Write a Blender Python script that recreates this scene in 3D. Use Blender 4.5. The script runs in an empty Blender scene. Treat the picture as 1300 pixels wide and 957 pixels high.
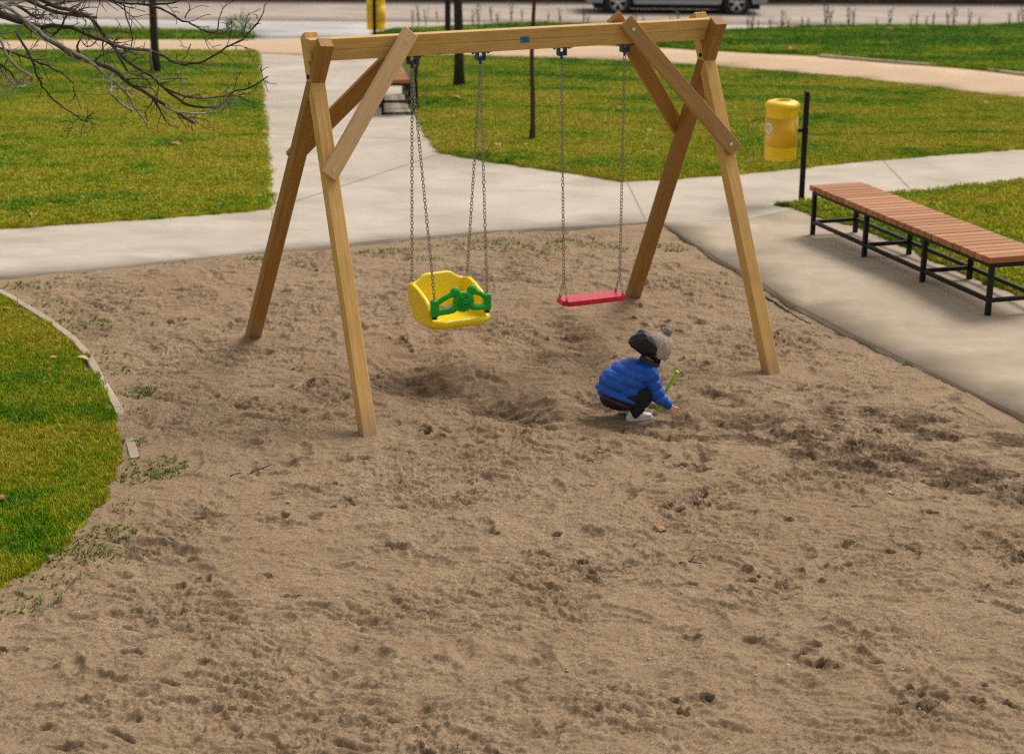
import bpy, bmesh, math, random
import numpy as np
from mathutils import Vector, Matrix
from mathutils.geometry import delaunay_2d_cdt
random.seed(7); RNG = np.random.default_rng(11)
S = bpy.context.scene
COL = S.collection
R = math.radians

# ---------------------------------------------------------------- camera numbers (fitted to the place)
F_, PT, RL, HC = 2350.0, R(17.4), R(0.5), 4.2
_cp, _sp, _c, _s = math.cos(PT), math.sin(PT), math.cos(RL), math.sin(RL)
FW = np.array([0, _cp, -_sp]); _up = np.array([0, _sp, _cp]); _rt = np.array([1., 0, 0])
RT = _c*_rt + _s*_up; UP = -_s*_rt + _c*_up

def T(y):                     # the park falls gently away towards the road
    return -.05*np.maximum(0, np.asarray(y, float)-15)
def survey(px, py, z=0.0):    # bearing + ground height -> map point (x, y)
    d = FW*F_ + RT*(px-650) - UP*(py-433.5); d = d/d[1]
    y = (z-HC)/d[2]
    if y > 15: y = (z+.75-HC)/(d[2]+.05)
    return (d[0]*y, y)
def on_plane(px, py, A, n):
    d = FW*F_ + RT*(px-650) - UP*(py-433.5); o = np.array([0, 0, HC])
    t = ((np.array(A)-o)@np.array(n))/(d@np.array(n)); return Vector(o+d*t)
def at_y(px, py, y):
    return on_plane(px, py, (0, y, 0), (0, 1, 0))

# ---------------------------------------------------------------- object helpers
def absm(o):
    return (absm(o.parent) @ o.matrix_basis) if o.parent else o.matrix_basis.copy()
def link(o, parent=None, M=None):
    COL.objects.link(o)
    if parent: o.parent = parent
    if M is not None:
        o.matrix_basis = (absm(parent).inverted() @ M) if parent else M
    return o
def tag(o, label=None, cat=None, group=None, kind=None):
    if label: o['label'] = label
    if cat: o['category'] = cat
    if group: o['group'] = group
    if kind: o['kind'] = kind
    return o
def empty(name, loc, rz=0):
    o = bpy.data.objects.new(name, None); o.empty_display_size = .1
    COL.objects.link(o); o.matrix_basis = Matrix.Translation(loc) @ Matrix.Rotation(rz, 4, 'Z')
    return o
def mesh_obj(name, bm, mat, parent=None, M=None, smooth=False, local=False):
    """bm in world coordinates unless local (then in the parent's) or M given"""
    me = bpy.data.meshes.new(name); bm.to_mesh(me); bm.free()
    if smooth: me.shade_smooth()
    if mat:
        for m in (mat if isinstance(mat, (list, tuple)) else [mat]): me.materials.append(m)
    o = bpy.data.objects.new(name, me)
    COL.objects.link(o)
    if parent: o.parent = parent
    if M is not None: o.matrix_basis = (absm(parent).inverted() @ M) if parent else M
    elif parent and not local: o.matrix_basis = absm(parent).inverted()
    return o
def np_mesh(name, V, Fc, mat, parent=None, smooth=False, attrs=None):
    me = bpy.data.meshes.new(name)
    V = np.asarray(V, np.float32); Fc = np.asarray(Fc, np.int32)
    me.vertices.add(len(V)); me.vertices.foreach_set('co', V.ravel())
    k = Fc.shape[1]; me.loops.add(Fc.size); me.loops.foreach_set('vertex_index', Fc.ravel())
    me.polygons.add(len(Fc)); me.polygons.foreach_set('loop_start', np.arange(0, Fc.size, k, dtype=np.int32))
    me.polygons.foreach_set('loop_total', np.full(len(Fc), k, np.int32))
    if smooth: me.polygons.foreach_set('use_smooth', np.ones(len(Fc), bool))
    me.update(calc_edges=True)
    for n_, a in (attrs or {}).items():
        at = me.attributes.new(n_, 'FLOAT', 'POINT'); at.data.foreach_set('value', np.asarray(a, np.float32))
    if mat: me.materials.append(mat)
    o = bpy.data.objects.new(name, me); COL.objects.link(o)
    if parent: o.parent = parent; o.matrix_basis = absm(parent).inverted()
    return o
def box_bm(x0, x1, y0, y1, z0, z1, bev=0, seg=1, bm=None):
    b = bmesh.new()
    bmesh.ops.create_cube(b, size=1)
    for v in b.verts:
        v.co = Vector(((x0+x1)/2+v.co.x*(x1-x0), (y0+y1)/2+v.co.y*(y1-y0), (z0+z1)/2+v.co.z*(z1-z0)))
    if bev: bmesh.ops.bevel(b, geom=b.edges[:], offset=bev, segments=seg, affect='EDGES', profile=.5)
    if bm is None: return b
    add(bm, b); return bm
def add(bm, b, M=None):
    if M is not None: b.transform(M)
    me = bpy.data.meshes.new('t'); b.to_mesh(me); b.free(); bm.from_mesh(me); bpy.data.meshes.remove(me); return bm
def frame(p0, p1, side):
    z = (Vector(p1)-Vector(p0)).normalized(); y = Vector(side); y = (y - z*y.dot(z)).normalized(); x = y.cross(z)
    M = Matrix((x, y, z)).transposed().to_4x4(); M.translation = Vector(p0); return M
def beam(name, p0, p1, side, w, d, mat, parent, bev=.004):
    """square timber from p0 to p1; side = world direction of local y; w across x, d across y"""
    L = (Vector(p1)-Vector(p0)).length
    return mesh_obj(name, box_bm(-w/2, w/2, -d/2, d/2, 0, L, bev), mat, parent, frame(p0, p1, side))
def tube(bm, pts, rad, n=8, caps=True, closed=False):
    pts = [Vector(p) for p in pts]; N = len(pts)
    if not hasattr(rad, '__len__'): rad = [rad]*N
    rings = []; up = None
    for i, p in enumerate(pts):
        if closed: t = pts[(i+1) % N]-pts[i-1]
        else: t = pts[min(i+1, N-1)]-pts[max(i-1, 0)]
        t.normalize()
        if up is None:
            up = Vector((0, 0, 1)) if abs(t.z) < .9 else Vector((1, 0, 0))
        x = (up - t*up.dot(t)).normalized(); up = x; y = t.cross(x)
        rings.append([bm.verts.new(p+(x*math.cos(a)+y*math.sin(a))*rad[i]) for a in [2*math.pi*k/n for k in range(n)]])
    for i in range(N if closed else N-1):
        a, b = rings[i], rings[(i+1) % N]
        for k in range(n): bm.faces.new((a[k], a[(k+1) % n], b[(k+1) % n], b[k]))
    if caps and not closed:
        bm.faces.new(rings[0][::-1]); bm.faces.new(rings[-1])
    return bm
def lathe(prof, n=32, bm=None):
    b = bm or bmesh.new(); rings = []
    for r, z in prof:
        rings.append([b.verts.new((max(r, 1e-4)*math.cos(2*math.pi*k/n), max(r, 1e-4)*math.sin(2*math.pi*k/n), z)) for k in range(n)])
    for a, c in zip(rings[:-1], rings[1:]):
        for k in range(n): b.faces.new((a[k], a[(k+1) % n], c[(k+1) % n], c[k]))
    return b
def cyl(bm, p0, p1, r, n=12): return tube(bm, [p0, p1], r, n)

# ---------------------------------------------------------------- noise (numpy perlin)
_P = RNG.permutation(4096).astype(np.int64)
_G = RNG.uniform(0, 2*math.pi, 4096); _GX, _GY = np.cos(_G), np.sin(_G)
def perlin(x, y, seed=0):
    x = np.asarray(x, float)+seed*17.31; y = np.asarray(y, float)-seed*9.77
    xi = np.floor(x).astype(np.int64); yi = np.floor(y).astype(np.int64); fx = x-xi; fy = y-yi
    u = fx*fx*fx*(fx*(fx*6-15)+10); v = fy*fy*fy*(fy*(fy*6-15)+10)
    def g(a, b):
        h = _P[(_P[(xi+a) & 4095]+(yi+b)) & 4095]; return _GX[h]*(fx-a)+_GY[h]*(fy-b)
    n0 = g(0, 0)*(1-u)+g(1, 0)*u; n1 = g(0, 1)*(1-u)+g(1, 1)*u
    return (n0*(1-v)+n1*v)*1.5
def fbm(x, y, seed=0, o=4, g=.5):
    r = 0; a = 1; f = 1
    for i in range(o): r = r+a*perlin(x*f, y*f, seed+i*3.1); a *= g; f *= 2.03
    return r
def pip(px, py, poly):
    """vectorised point in polygon"""
    ins = np.zeros(px.shape, bool); n = len(poly)
    for i in range(n):
        x0, y0 = poly[i]; x1, y1 = poly[(i+1) % n]
        if y0 == y1: continue
        c_ = ((y0 > py) != (y1 > py)) & (px < (x1-x0)*(py-y0)/(y1-y0)+x0); ins ^= c_
    return ins
def dist_line(px, py, pts, closed=False):
    d = np.full(px.shape, 1e9); n = len(pts)
    for i in range(n if closed else n-1):
        a = pts[i]; b = pts[(i+1) % n]; dx, dy = b[0]-a[0], b[1]-a[1]; l = dx*dx+dy*dy+1e-12
        t = np.clip(((px-a[0])*dx+(py-a[1])*dy)/l, 0, 1); d = np.minimum(d, np.hypot(px-a[0]-t*dx, py-a[1]-t*dy))
    return d

# ---------------------------------------------------------------- material helpers
class NT:
    def __init__(s, name):
        s.m = bpy.data.materials.new(name); s.m.use_nodes = True; s.t = s.m.node_tree; s.N = s.t.nodes; s.L = s.t.links
        s.b = s.N['Principled BSDF']; s.out = s.N['Material Output']
    def n(s, ty, **k):
        x = s.N.new(ty)
        for a, v in k.items():
            if a in x.inputs and not hasattr(x, a): x.inputs[a].default_value = v
            else: setattr(x, a, v)
        return x
    def set(s, x, **k):
        for a, v in k.items(): x.inputs[a.replace('_', ' ')].default_value = v
        return x
    def lk(s, a, b): s.L.new(a, b)
    def coord(s, kind='Object', scale=(1, 1, 1)):
        if kind == 'World': o = s.n('ShaderNodeNewGeometry').outputs['Position']
        else: o = s.n('ShaderNodeTexCoord').outputs[kind]
        m = s.n('ShaderNodeMapping'); m.inputs['Scale'].default_value = scale; s.lk(o, m.inputs['Vector']); return m.outputs[0]
    def noise(s, v, scale, detail=4, rough=.55, dist=0, col=False):
        x = s.n('ShaderNodeTexNoise'); x.inputs['Scale'].default_value = scale; x.inputs['Detail'].default_value = detail
        x.inputs['Roughness'].default_value = rough; x.inputs['Distortion'].default_value = dist; s.lk(v, x.inputs['Vector'])
        return x.outputs['Color' if col else 'Fac']
    def ramp(s, f, stops):
        x = s.n('ShaderNodeValToRGB'); e = x.color_ramp.elements
        while len(e) < len(stops): e.new(.5)
        for i, (p, c) in enumerate(stops):
            e[i].position = p; e[i].color = (*c, 1) if len(c) == 3 else c
        s.lk(f, x.inputs[0]); return x.outputs[0]
    def rng(s, f, a, b, c=0, d=1):
        x = s.n('ShaderNodeMapRange'); x.inputs[1].default_value = a; x.inputs[2].default_value = b; x.inputs[3].default_value = c; x.inputs[4].default_value = d
        s.lk(f, x.inputs[0]); return x.outputs[0]
    def mix(s, f, a, b, mode='MIX'):
        x = s.n('ShaderNodeMix', data_type='RGBA', blend_type=mode)
        for sock, v in ((x.inputs[0], f), (x.inputs[6], a), (x.inputs[7], b)):
            if isinstance(v, (int, float)): sock.default_value = v
            elif isinstance(v, tuple): sock.default_value = (*v, 1) if len(v) == 3 else v
            else: s.lk(v, sock)
        return x.outputs[2]
    def math(s, op, a, b=0.0):
        x = s.n('ShaderNodeMath', operation=op)
        for sock, v in ((x.inputs[0], a), (x.inputs[1], b)):
            if isinstance(v, (int, float)): sock.default_value = v
            else: s.lk(v, sock)
        return x.outputs[0]
    def bump(s, h, strength=.3, dist=.01, prev=None):
        x = s.n('ShaderNodeBump'); x.inputs['Strength'].default_value = strength; x.inputs['Distance'].default_value = dist
        s.lk(h, x.inputs['Height'])
        if prev is not None: s.lk(prev, x.inputs['Normal'])
        return x.outputs[0]
    def fin(s, col=None, rough=.6, nrm=None, metal=0, spec=.5, **k):
        b = s.b
        if col is not None:
            if isinstance(col, tuple): b.inputs['Base Color'].default_value = (*col, 1)
            else: s.lk(col, b.inputs['Base Color'])
        if isinstance(rough, (int, float)): b.inputs['Roughness'].default_value = rough
        else: s.lk(rough, b.inputs['Roughness'])
        b.inputs['Metallic'].default_value = metal; b.inputs['Specular IOR Level'].default_value = spec
        if nrm is not None: s.lk(nrm, b.inputs['Normal'])
        for a, v in k.items(): b.inputs[a.replace('_', ' ')].default_value = v
        return s.m

def m_simple(name, col, rough=.5, var=.12, scale=25, metal=0, bump=.0, spec=.5, bscale=120, **k):
    t = NT(name); v = t.coord('Object'); n1 = t.noise(v, scale, 5, .6)
    lo = tuple(c*(1-var) for c in col); hi = tuple(min(1, c*(1+var)) for c in col)
    c = t.ramp(n1, [(.3, lo), (.7, hi)])
    nr = t.bump(t.noise(v, bscale, 3), bump, .003) if bump else None
    r = t.rng(t.noise(v, scale*2.3, 3), .3, .7, max(0, rough-.08), min(1, rough+.08))
    return t.fin(c, r, nr, metal, spec, **k)

def m_wood(name, light, dark, seed=0.0):
    t = NT(name); v = t.coord('Object', (1, 1, .05)); v2 = t.coord('Object', (1, 1, .35))
    oi = t.n('ShaderNodeObjectInfo')
    sh = t.n('ShaderNodeVectorMath', operation='ADD'); t.lk(v, sh.inputs[0])
    sc = t.n('ShaderNodeVectorMath', operation='SCALE'); sc.inputs[0].default_value = (7.3, 3.1, 5.7); t.lk(oi.outputs['Random'], sc.inputs['Scale']); t.lk(sc.outputs[0], sh.inputs[1])
    g1 = t.noise(sh.outputs[0], 55, 6, .65, .6); g2 = t.noise(sh.outputs[0], 14, 3, .5, .3)
    c = t.ramp(g1, [(.3, dark), (.62, light)])
    c2 = t.mix(t.rng(g2, .35, .7, 0, .55), c, tuple(x*.72 for x in light))
    # knots
    vo = t.n('ShaderNodeTexVoronoi', feature='F1'); vo.inputs['Scale'].default_value = 3.4; t.lk(v2, vo.inputs['Vector'])
    kn = t.rng(vo.outputs['Distance'], .035, .10, 1, 0)
    c3 = t.mix(t.math('MULTIPLY', kn, .75), c2, (.11, .05, .02))
    st = t.noise(t.coord('Object', (3, 3, 1.2)), 2.2, 4)
    c4 = t.mix(t.rng(st, .52, .75, 0, .35), c3, (.26, .15, .05))
    vr = t.math('ADD', .86, t.math('MULTIPLY', oi.outputs['Random'], .22))
    ck = t.noise(t.coord('Object', (1, 1, .012)), 90, 3, .5, .2); cg = t.noise(t.coord('Object', (1, 1, 1.5)), 3, 2); c4 = t.mix(t.math('MULTIPLY', t.rng(ck, .66, .70, 0, .8), t.rng(cg, .45, .6, 0, 1)), c4, (.10, .05, .02))
    sx = t.n('ShaderNodeSeparateXYZ'); ge = t.n('ShaderNodeNewGeometry'); t.lk(ge.outputs['Position'], sx.inputs[0])
    c4 = t.mix(t.math('MULTIPLY', t.rng(sx.outputs[2], .02, .20, .75, 0), t.rng(t.noise(v, 9, 4), .3, .6, .3, 1)), c4, (.36, .25, .15))
    hs = t.n('ShaderNodeHueSaturation'); t.lk(c4, hs.inputs['Color']); t.lk(vr, hs.inputs['Value'])
    nb = t.bump(g1, .25, .002)
    return t.fin(hs.outputs[0], .62, nb, spec=.3)
# ---------------------------------------------------------------- materials
SKY_TINT = None
M = {}
M['wood'] = m_wood('pine timber', (.82, .50, .175), (.60, .32, .08))
M['wood_shaded'] = m_wood('shaded pine timber', (.42, .215, .06), (.26, .115, .025))  # same pine for the back members, shade of their downward faces in the colour
M['wood_pale'] = m_wood('planed pine plank', (.80, .53, .29), (.64, .39, .18))
M['wood_mid'] = m_wood('weathered pine plank', (.52, .29, .11), (.36, .18, .055))
M['bench_wood'] = m_wood('stained bench slat', (.36, .165, .085), (.24, .10, .05))
M['black_metal'] = m_simple('black painted steel', (.006, .007, .009), .55, .2, 40, spec=.3)
M['zinc'] = m_simple('galvanised steel', (.30, .28, .25), .38, .35, 90, metal=.7)
M['bolt'] = m_simple('bright bolt', (.75, .73, .70), .35, .1, 60, metal=.6)
M['blue_metal'] = m_simple('blue hanger paint', (.012, .04, .16), .4, .2, 60)
M['blue_plate'] = m_simple('blue plate', (.02, .16, .42), .4, .15, 30)
M['white'] = m_simple('white print', (.78, .78, .76), .5, .04, 40)
M['yellow'] = m_simple('yellow plastic', (.99, .70, .004), .34, .07, 9, bump=.05, bscale=300)
M['green'] = m_simple('green plastic', (.008, .42, .03), .4, .1, 14)
M['red'] = m_simple('red plastic', (.70, .012, .055), .32, .12, 12)
for _k in ('yellow', 'green', 'red'):
    _b = M[_k].node_tree.nodes['Principled BSDF']; _b.inputs['Subsurface Weight'].default_value = .12; _b.inputs['Subsurface Radius'].default_value = (1, .7, .3); _b.inputs['Subsurface Scale'].default_value = .03
M['rubber'] = m_simple('black rubber', (.02, .02, .02), .8, .2, 40)
M['bin_yellow'] = m_simple('yellow bin paint', (.99, .62, .005), .38, .08, 12)
M['bin_band'] = m_simple('bin label band', (.85, .48, .012), .5, .10, 20)
M['dark_hole'] = m_simple('bin mouth shade', (.03, .025, .015), .8, .2, 20)  # dark colour stands in for the shade inside the bin

# sand: dry on top, darker damp sand where it has been dug up
def m_sand():
    t = NT('sand'); v = t.coord('World')
    big = t.noise(v, .55, 4, .5); mid = t.noise(v, 5, 5, .6); fine = t.noise(v, 140, 4, .7); gr = t.noise(v, 420, 2, .8)
    dry = t.ramp(mid, [(.3, (.315, .215, .132)), (.7, (.445, .315, .200))])
    g2 = t.noise(v, 75, 5, .75); dry = t.mix(t.rng(g2, .40, .58, .65, 0), dry, (.17, .112, .066)); dry = t.mix(t.rng(g2, .55, .7, 0, .6), dry, (.62, .475, .33))
    dry = t.mix(t.rng(big, .35, .65, 0, .5), dry, (.31, .205, .12))
    damp = t.ramp(fine, [(.3, (.07, .042, .022)), (.7, (.16, .10, .055))])
    at = t.n('ShaderNodeAttribute', attribute_name='damp')
    f = t.math('ADD', at.outputs['Fac'], t.math('MULTIPLY', t.math('SUBTRACT', t.noise(v, 28, 5, .7), .5), t.rng(at.outputs['Fac'], 0, .35, 0, 1.1)))
    f = t.rng(f, .10, .85, 0, .95)
    c = t.mix(f, dry, damp)
    c = t.mix(t.rng(fine, .58, .72, 0, .5), c, (.64, .51, .37))
    c = t.mix(t.rng(fine, .44, .30, 0, .8), c, (.13, .085, .05))
    n1 = t.bump(fine, .8, .007); n2 = t.bump(gr, .45, .002, n1)
    return t.fin(c, .92, n2, spec=.2)
M['sand'] = m_sand()

def m_concrete(name, a, b, dust=0.0):
    t = NT(name); v = t.coord('World'); vs = t.coord('World', (.7, 1.15, 1))
    n1 = t.noise(v, 1.1, 6, .6); n2 = t.noise(vs, 1.4, 5, .6); f = t.noise(v, 60, 4, .7); sp = t.noise(v, 210, 2, .8)
    c = t.ramp(n1, [(.3, a), (.7, b)])
    c = t.mix(t.rng(n2, .45, .64, 0, .55), c, tuple(x*.74 for x in a))
    c = t.mix(t.rng(n2, .34, .22, 0, .6), c, (.70, .62, .52))
    n3 = t.noise(vs, 4.5, 6, .7, .8); c = t.mix(t.rng(n3, .54, .72, 0, .3), c, (.33, .27, .20)); n4 = t.noise(v, 17, 4, .7); c = t.mix(t.rng(n4, .66, .74, 0, .4), c, (.22, .18, .13))
    c = t.mix(t.rng(f, .6, .8, 0, .25), c, (.2, .17, .13))
    if dust:
        du = t.noise(v, 2.6, 6, .65); c = t.mix(t.rng(du, .36, .62, 0, dust), c, (.36, .265, .175))
    c = t.mix(t.rng(sp, .66, .8, 0, .4), c, (.16, .13, .10))
    return t.fin(c, .88, t.bump(f, .25, .004), spec=.2)
M['concrete'] = m_concrete('pale concrete', (.47, .40, .32), (.585, .51, .42))
M['paving'] = m_concrete('sandy paving', (.45, .37, .275), (.54, .455, .35), .5)
M['kerb'] = m_concrete('kerb concrete', (.42, .34, .25), (.55, .465, .36), .5)
M['road'] = m_concrete('worn road', (.40, .325, .275), (.50, .42, .36))
M['road_edge'] = m_concrete('grey apron', (.42, .40, .38), (.54, .51, .48))

def m_gravel():
    t = NT('tan gravel'); v = t.coord('World'); f = t.noise(v, 45, 5, .75); b = t.noise(v, 1.4, 4)
    c = t.ramp(f, [(.3, (.46, .315, .20)), (.7, (.68, .50, .35))]); c = t.mix(t.rng(b, .4, .7, 0, .4), c, (.50, .33, .20))
    return t.fin(c, .95, t.bump(f, .5, .01), spec=.15)
M['gravel'] = m_gravel()

GR = [(.09, .23, .004), (.20, .34, .005), (.37, .405, .010), (.49, .44, .04)]
def grass_col(t, v, blade=False):
    a = t.noise(t.coord('World', (.6, 1.2, 0)), .75, 5, .6, .6); b = t.noise(v, 3.2, 4, .6); c_ = t.noise(v, 12, 4, .65)
    f = t.math('ADD', t.math('MULTIPLY', a, .6), t.math('ADD', t.math('MULTIPLY', b, .3), t.math('MULTIPLY', c_, .22)))
    sy = t.n('ShaderNodeSeparateXYZ'); ge = t.n('ShaderNodeNewGeometry'); t.lk(ge.outputs['Position'], sy.inputs[0])
    f = t.math('ADD', f, t.rng(sy.outputs[1], 25, 38, .035, -.085)); f = t.math('ADD', f, t.rng(sy.outputs[1], 12, 16, -.045, 0))
    return t.ramp(f, [(.46, GR[0]), (.525, GR[1]), (.575, GR[2]), (.655, GR[3])])
def m_lawn():
    t = NT('lawn turf'); v = t.coord('World'); c = grass_col(t, v)
    f = t.noise(v, 70, 4, .8); c = t.mix(t.rng(f, .45, .3, 0, .35), c, (.07, .08, .012))
    so = t.noise(v, 4.5, 5, .7); c = t.mix(t.rng(so, .66, .74, 0, .75), c, (.24, .19, .13))
    return t.fin(c, .95, t.bump(f, .8, .02), spec=.1)
M['lawn'] = m_lawn()
def m_blade():
    t = NT('grass blade'); v = t.coord('World', (1, 1, 0)); c = grass_col(t, v)
    oi = t.n('ShaderNodeObjectInfo'); hs = t.n('ShaderNodeHueSaturation'); t.lk(c, hs.inputs['Color'])
    t.lk(t.math('ADD', .85, t.math('MULTIPLY', oi.outputs['Random'], .35)), hs.inputs['Value'])
    t.lk(t.math('ADD', .475, t.math('MULTIPLY', oi.outputs['Random'], .04)), hs.inputs['Hue'])
    m = t.fin(hs.outputs[0], .6, None, spec=.25); return m
M['blade'] = m_blade()
M['weed_green'] = m_simple('weed leaf', (.13, .20, .02), .7, .4, 30)
M['weed_brown'] = m_simple('dry weed', (.075, .045, .028), .8, .3, 30)
M['leaf'] = m_simple('dead leaf', (.46, .20, .045), .7, .35, 30)
M['leaf_pale'] = m_simple('pale dead leaf', (.58, .44, .22), .7, .25, 30)
def m_bark(name, a, b):
    t = NT(name); v = t.coord('Object', (1, 1, .3)); f = t.noise(v, 30, 6, .7, .5)
    return t.fin(t.ramp(f, [(.3, a), (.7, b)]), .9, t.bump(f, .8, .01), spec=.15)
M['bark'] = m_bark('dark bark', (.022, .017, .015), (.075, .058, .05))
M['bark_red'] = m_bark('young bark', (.05, .028, .022), (.13, .075, .055))
M['bark_grey'] = m_bark('grey bark', (.028, .022, .020), (.12, .095, .085))
M['bark_pale'] = m_bark('pale bark', (.16, .135, .115), (.36, .32, .28))
def m_wall():
    t = NT('dark stone wall'); v = t.coord('World'); br = t.n('ShaderNodeTexBrick'); t.lk(t.coord('Object', (1.4, 1.4, 1.4)), br.inputs['Vector'])
    f = t.noise(v, 3, 5, .7); c = t.ramp(f, [(.3, (.05, .035, .025)), (.7, (.14, .105, .08))])
    return t.fin(c, .95, t.bump(f, .7, .04), spec=.1)
M['wall'] = m_wall()

# ---------------------------------------------------------------- ground pieces
def resample(poly, step, rag, seed=0):
    out = []; n = len(poly); s = 0
    for i in range(n):
        a = np.array(poly[i]); b = np.array(poly[(i+1) % n]); L = np.linalg.norm(b-a); k = max(1, int(L/step))
        nn = np.array([-(b-a)[1], (b-a)[0]])/max(L, 1e-6)
        for j in range(k):
            p = a+(b-a)*j/k
            if rag: p = p+nn*rag*float(fbm(p[0]*3.5, p[1]*3.5, seed, 3)+.5*perlin(p[0]*13, p[1]*13, seed+5))
            out.append((float(p[0]), float(p[1])))
    return out
def slab(name, poly, zoff, thick, mat, cell=.6, step=.5, rag=0, amp=0, seed=0, kind='structure', sag=0):
    P = resample(poly, step, rag, seed); n = len(P); A = np.array(P)
    xs = np.arange(A[:, 0].min(), A[:, 0].max(), cell); ys = np.arange(A[:, 1].min(), A[:, 1].max(), cell)
    X, Y = np.meshgrid(xs, ys); X = X.ravel()+RNG.uniform(-.2, .2, X.size)*cell; Y = Y.ravel()+RNG.uniform(-.2, .2, Y.size)*cell
    k = pip(X, Y, P) & (dist_line(X, Y, P, True) > cell*.3)
    vs = [Vector(p) for p in P]+[Vector((float(a), float(b))) for a, b in zip(X[k], Y[k])]
    es = [(i, (i+1) % n) for i in range(n)]
    ov, oe, of, *_ = delaunay_2d_cdt(vs, es, [], 1, 1e-5)
    V = np.array([(v.x, v.y) for v in ov]); Fc = np.array([f for f in of if len(f) == 3], int)
    z = T(V[:, 1])+zoff
    if amp: z = z+amp*fbm(V[:, 0]*2.1, V[:, 1]*2.1, seed, 3)
    if sag: z = z-sag*np.exp(-dist_line(V[:, 0], V[:, 1], P, True)/.05)
    V3 = np.c_[V, z]
    # make faces point up
    a, b, c = V3[Fc[:, 0]], V3[Fc[:, 1]], V3[Fc[:, 2]]; cr = np.cross(b-a, c-a)[:, 2]
    Fc[cr < 0] = Fc[cr < 0][:, ::-1]
    # skirt
    E = {}
    for f in Fc:
        for i in range(3): E[(int(f[i]), int(f[(i+1) % 3]))] = 1
    bd = [(i, j) for (i, j) in E if (j, i) not in E]
    ids = {}; extra = []
    for i, j in bd:
        for q in (i, j):
            if q not in ids: ids[q] = len(V3)+len(extra); extra.append((V3[q][0], V3[q][1], V3[q][2]-thick))
    sk = []
    for i, j in bd: sk += [(j, i, ids[i]), (j, ids[i], ids[j])]
    o = np_mesh(name, np.vstack([V3, np.array(extra)]), np.vstack([Fc, np.array(sk)]), mat, smooth=False)
    o['kind'] = kind; return o
SV = lambda pts: [survey(*p) for p in pts]

sand_edge_px = [(-500, 392), (-200, 367), (0, 351), (100, 342), (260, 326), (350, 318), (500, 303), (640, 292), (838, 281), (900, 322), (1000, 383), (1100, 434), (1220, 492), (1300, 530), (1600, 676)]
sand_edge = SV(sand_edge_px)
POLY_CONC = sand_edge+[(12, 2), (24, 2), (24, 41.3), (-24, 41.3), (-24, 14)]
slab('path', POLY_CONC, 0, .12, M['concrete'], .5, .3, .006, 0, 2)
slab('paving', [survey(*p) for p in [(841, 284), (950, 279), (1012, 265), (1180, 262), (1500, 290), (1900, 420)]]+[(12, 8), (12, 2.1)]+sand_edge[:8:-1], .012, .03, M['paving'], .5, .2, .006, 0, 4)
lawn_A = SV([(-700, 76), (0, 67), (326, 67), (332, 125), (337, 180), (340, 235), (344, 266), (200, 278), (100, 284), (0, 291), (-700, 345)])
lawn_B = SV([(496, 74), (507, 88), (517, 104), (519, 131), (528, 146), (537, 160), (547, 178), (559, 194), (595, 201), (638, 208), (697, 216), (750, 225), (790, 231), (830, 229), (936, 222), (1059, 209), (1194, 197), (1300, 190), (1520, 172), (1300, 129), (1167, 112), (1059, 100), (950, 91), (830, 82), (680, 76), (580, 74)])
curve_C = [(-300, 350), (-120, 352), (-60, 360), (0, 379), (40, 404), (82, 433), (111, 471), (134, 511), (151, 548), (151, 590), (132, 625), (105, 665), (70, 695), (35, 722), (0, 745), (-60, 790), (-200, 860), (-500, 900)]
lawn_C = SV(curve_C)  # its free edge frays into the sand
lawn_D = SV([(1003, 263), (1040, 257), (1162, 247), (1300, 232), (1700, 200), (2000, 420), (1450, 432), (1300, 378), (1249, 361), (1181, 331), (1140, 312), (1090, 290), (1037, 277)])
lawn_E = SV([(-700, 42), (0, 35), (120, 38), (250, 42), (310, 43), (324, 50), (0, 52), (-700, 57)])
gup = [(480, 49), (640, 53), (830, 61), (950, 68), (1059, 73), (1140, 81), (1222, 88), (1300, 96), (1560, 130)]
lawn_F = SV([(474, 45), (500, 40), (600, 35), (690, 31), (800, 37), (921, 41), (1026, 36), (1124, 35), (1222, 36), (1300, 32), (1560, 22)]+gup[::-1])
slab('gravel_path', SV([(-700, 55), (0, 51), (325, 51)]+gup+[(1900, 190), (1560, 176), (1300, 128), (1167, 111), (1059, 99), (950, 90), (830, 81), (680, 75), (513, 73), (400, 71), (325, 68), (0, 68), (-700, 77)]), .006, .03, M['gravel'], 1, .3, .03, 0, 9)
LAWNS = {}
for k, poly, amp, step in (('A', lawn_A, .012, .06), ('B', lawn_B, .012, .06), ('C', lawn_C, .018, .04), ('D', lawn_D, .012, .05), ('E', lawn_E, .01, .12), ('F', lawn_F, .012, .12)):
    LAWNS[k] = slab('lawn', poly, (.03 if k == 'C' else .042), .08, M['lawn'], .22 if k in 'CD' else .45, step, (.07 if k == 'C' else .045), amp*.7, ord(k), sag=.012)
# base ground to the horizon
def base_ground():
    ys = np.concatenate([np.arange(-60, 16, 6.), np.arange(16, 60, 2.), [60, 80, 120, 200, 400, 800]])
    xs = np.concatenate([[-600, -300, -150, -80], np.arange(-50, 51, 10.), [80, 150, 300, 600]])
    X, Y = np.meshgrid(xs, ys); Z = np.where(Y < 60, T(Y)-.2, T(60)-.2); V = np.c_[X.ravel(), Y.ravel(), Z.ravel()]
    w = len(xs); Fc = [(j*w+i, j*w+i+1, (j+1)*w+i+1, (j+1)*w+i) for j in range(len(ys)-1) for i in range(w-1)]
    o = np_mesh('ground', V, Fc, M['lawn']); o['kind'] = 'structure'
base_ground()
slab('road', [(-40, 41.0), (40, 41.0), (40, 56), (-40, 56)], .004, .1, M['road'], 1.5, 1)
slab('apron', SV([(-700, 34), (0, 24), (330, 28), (470, 30), (476, 48), (326, 49), (300, 42), (120, 36), (0, 33), (-700, 40)]), .01, .03, M['road_edge'], 1, .3)

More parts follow.
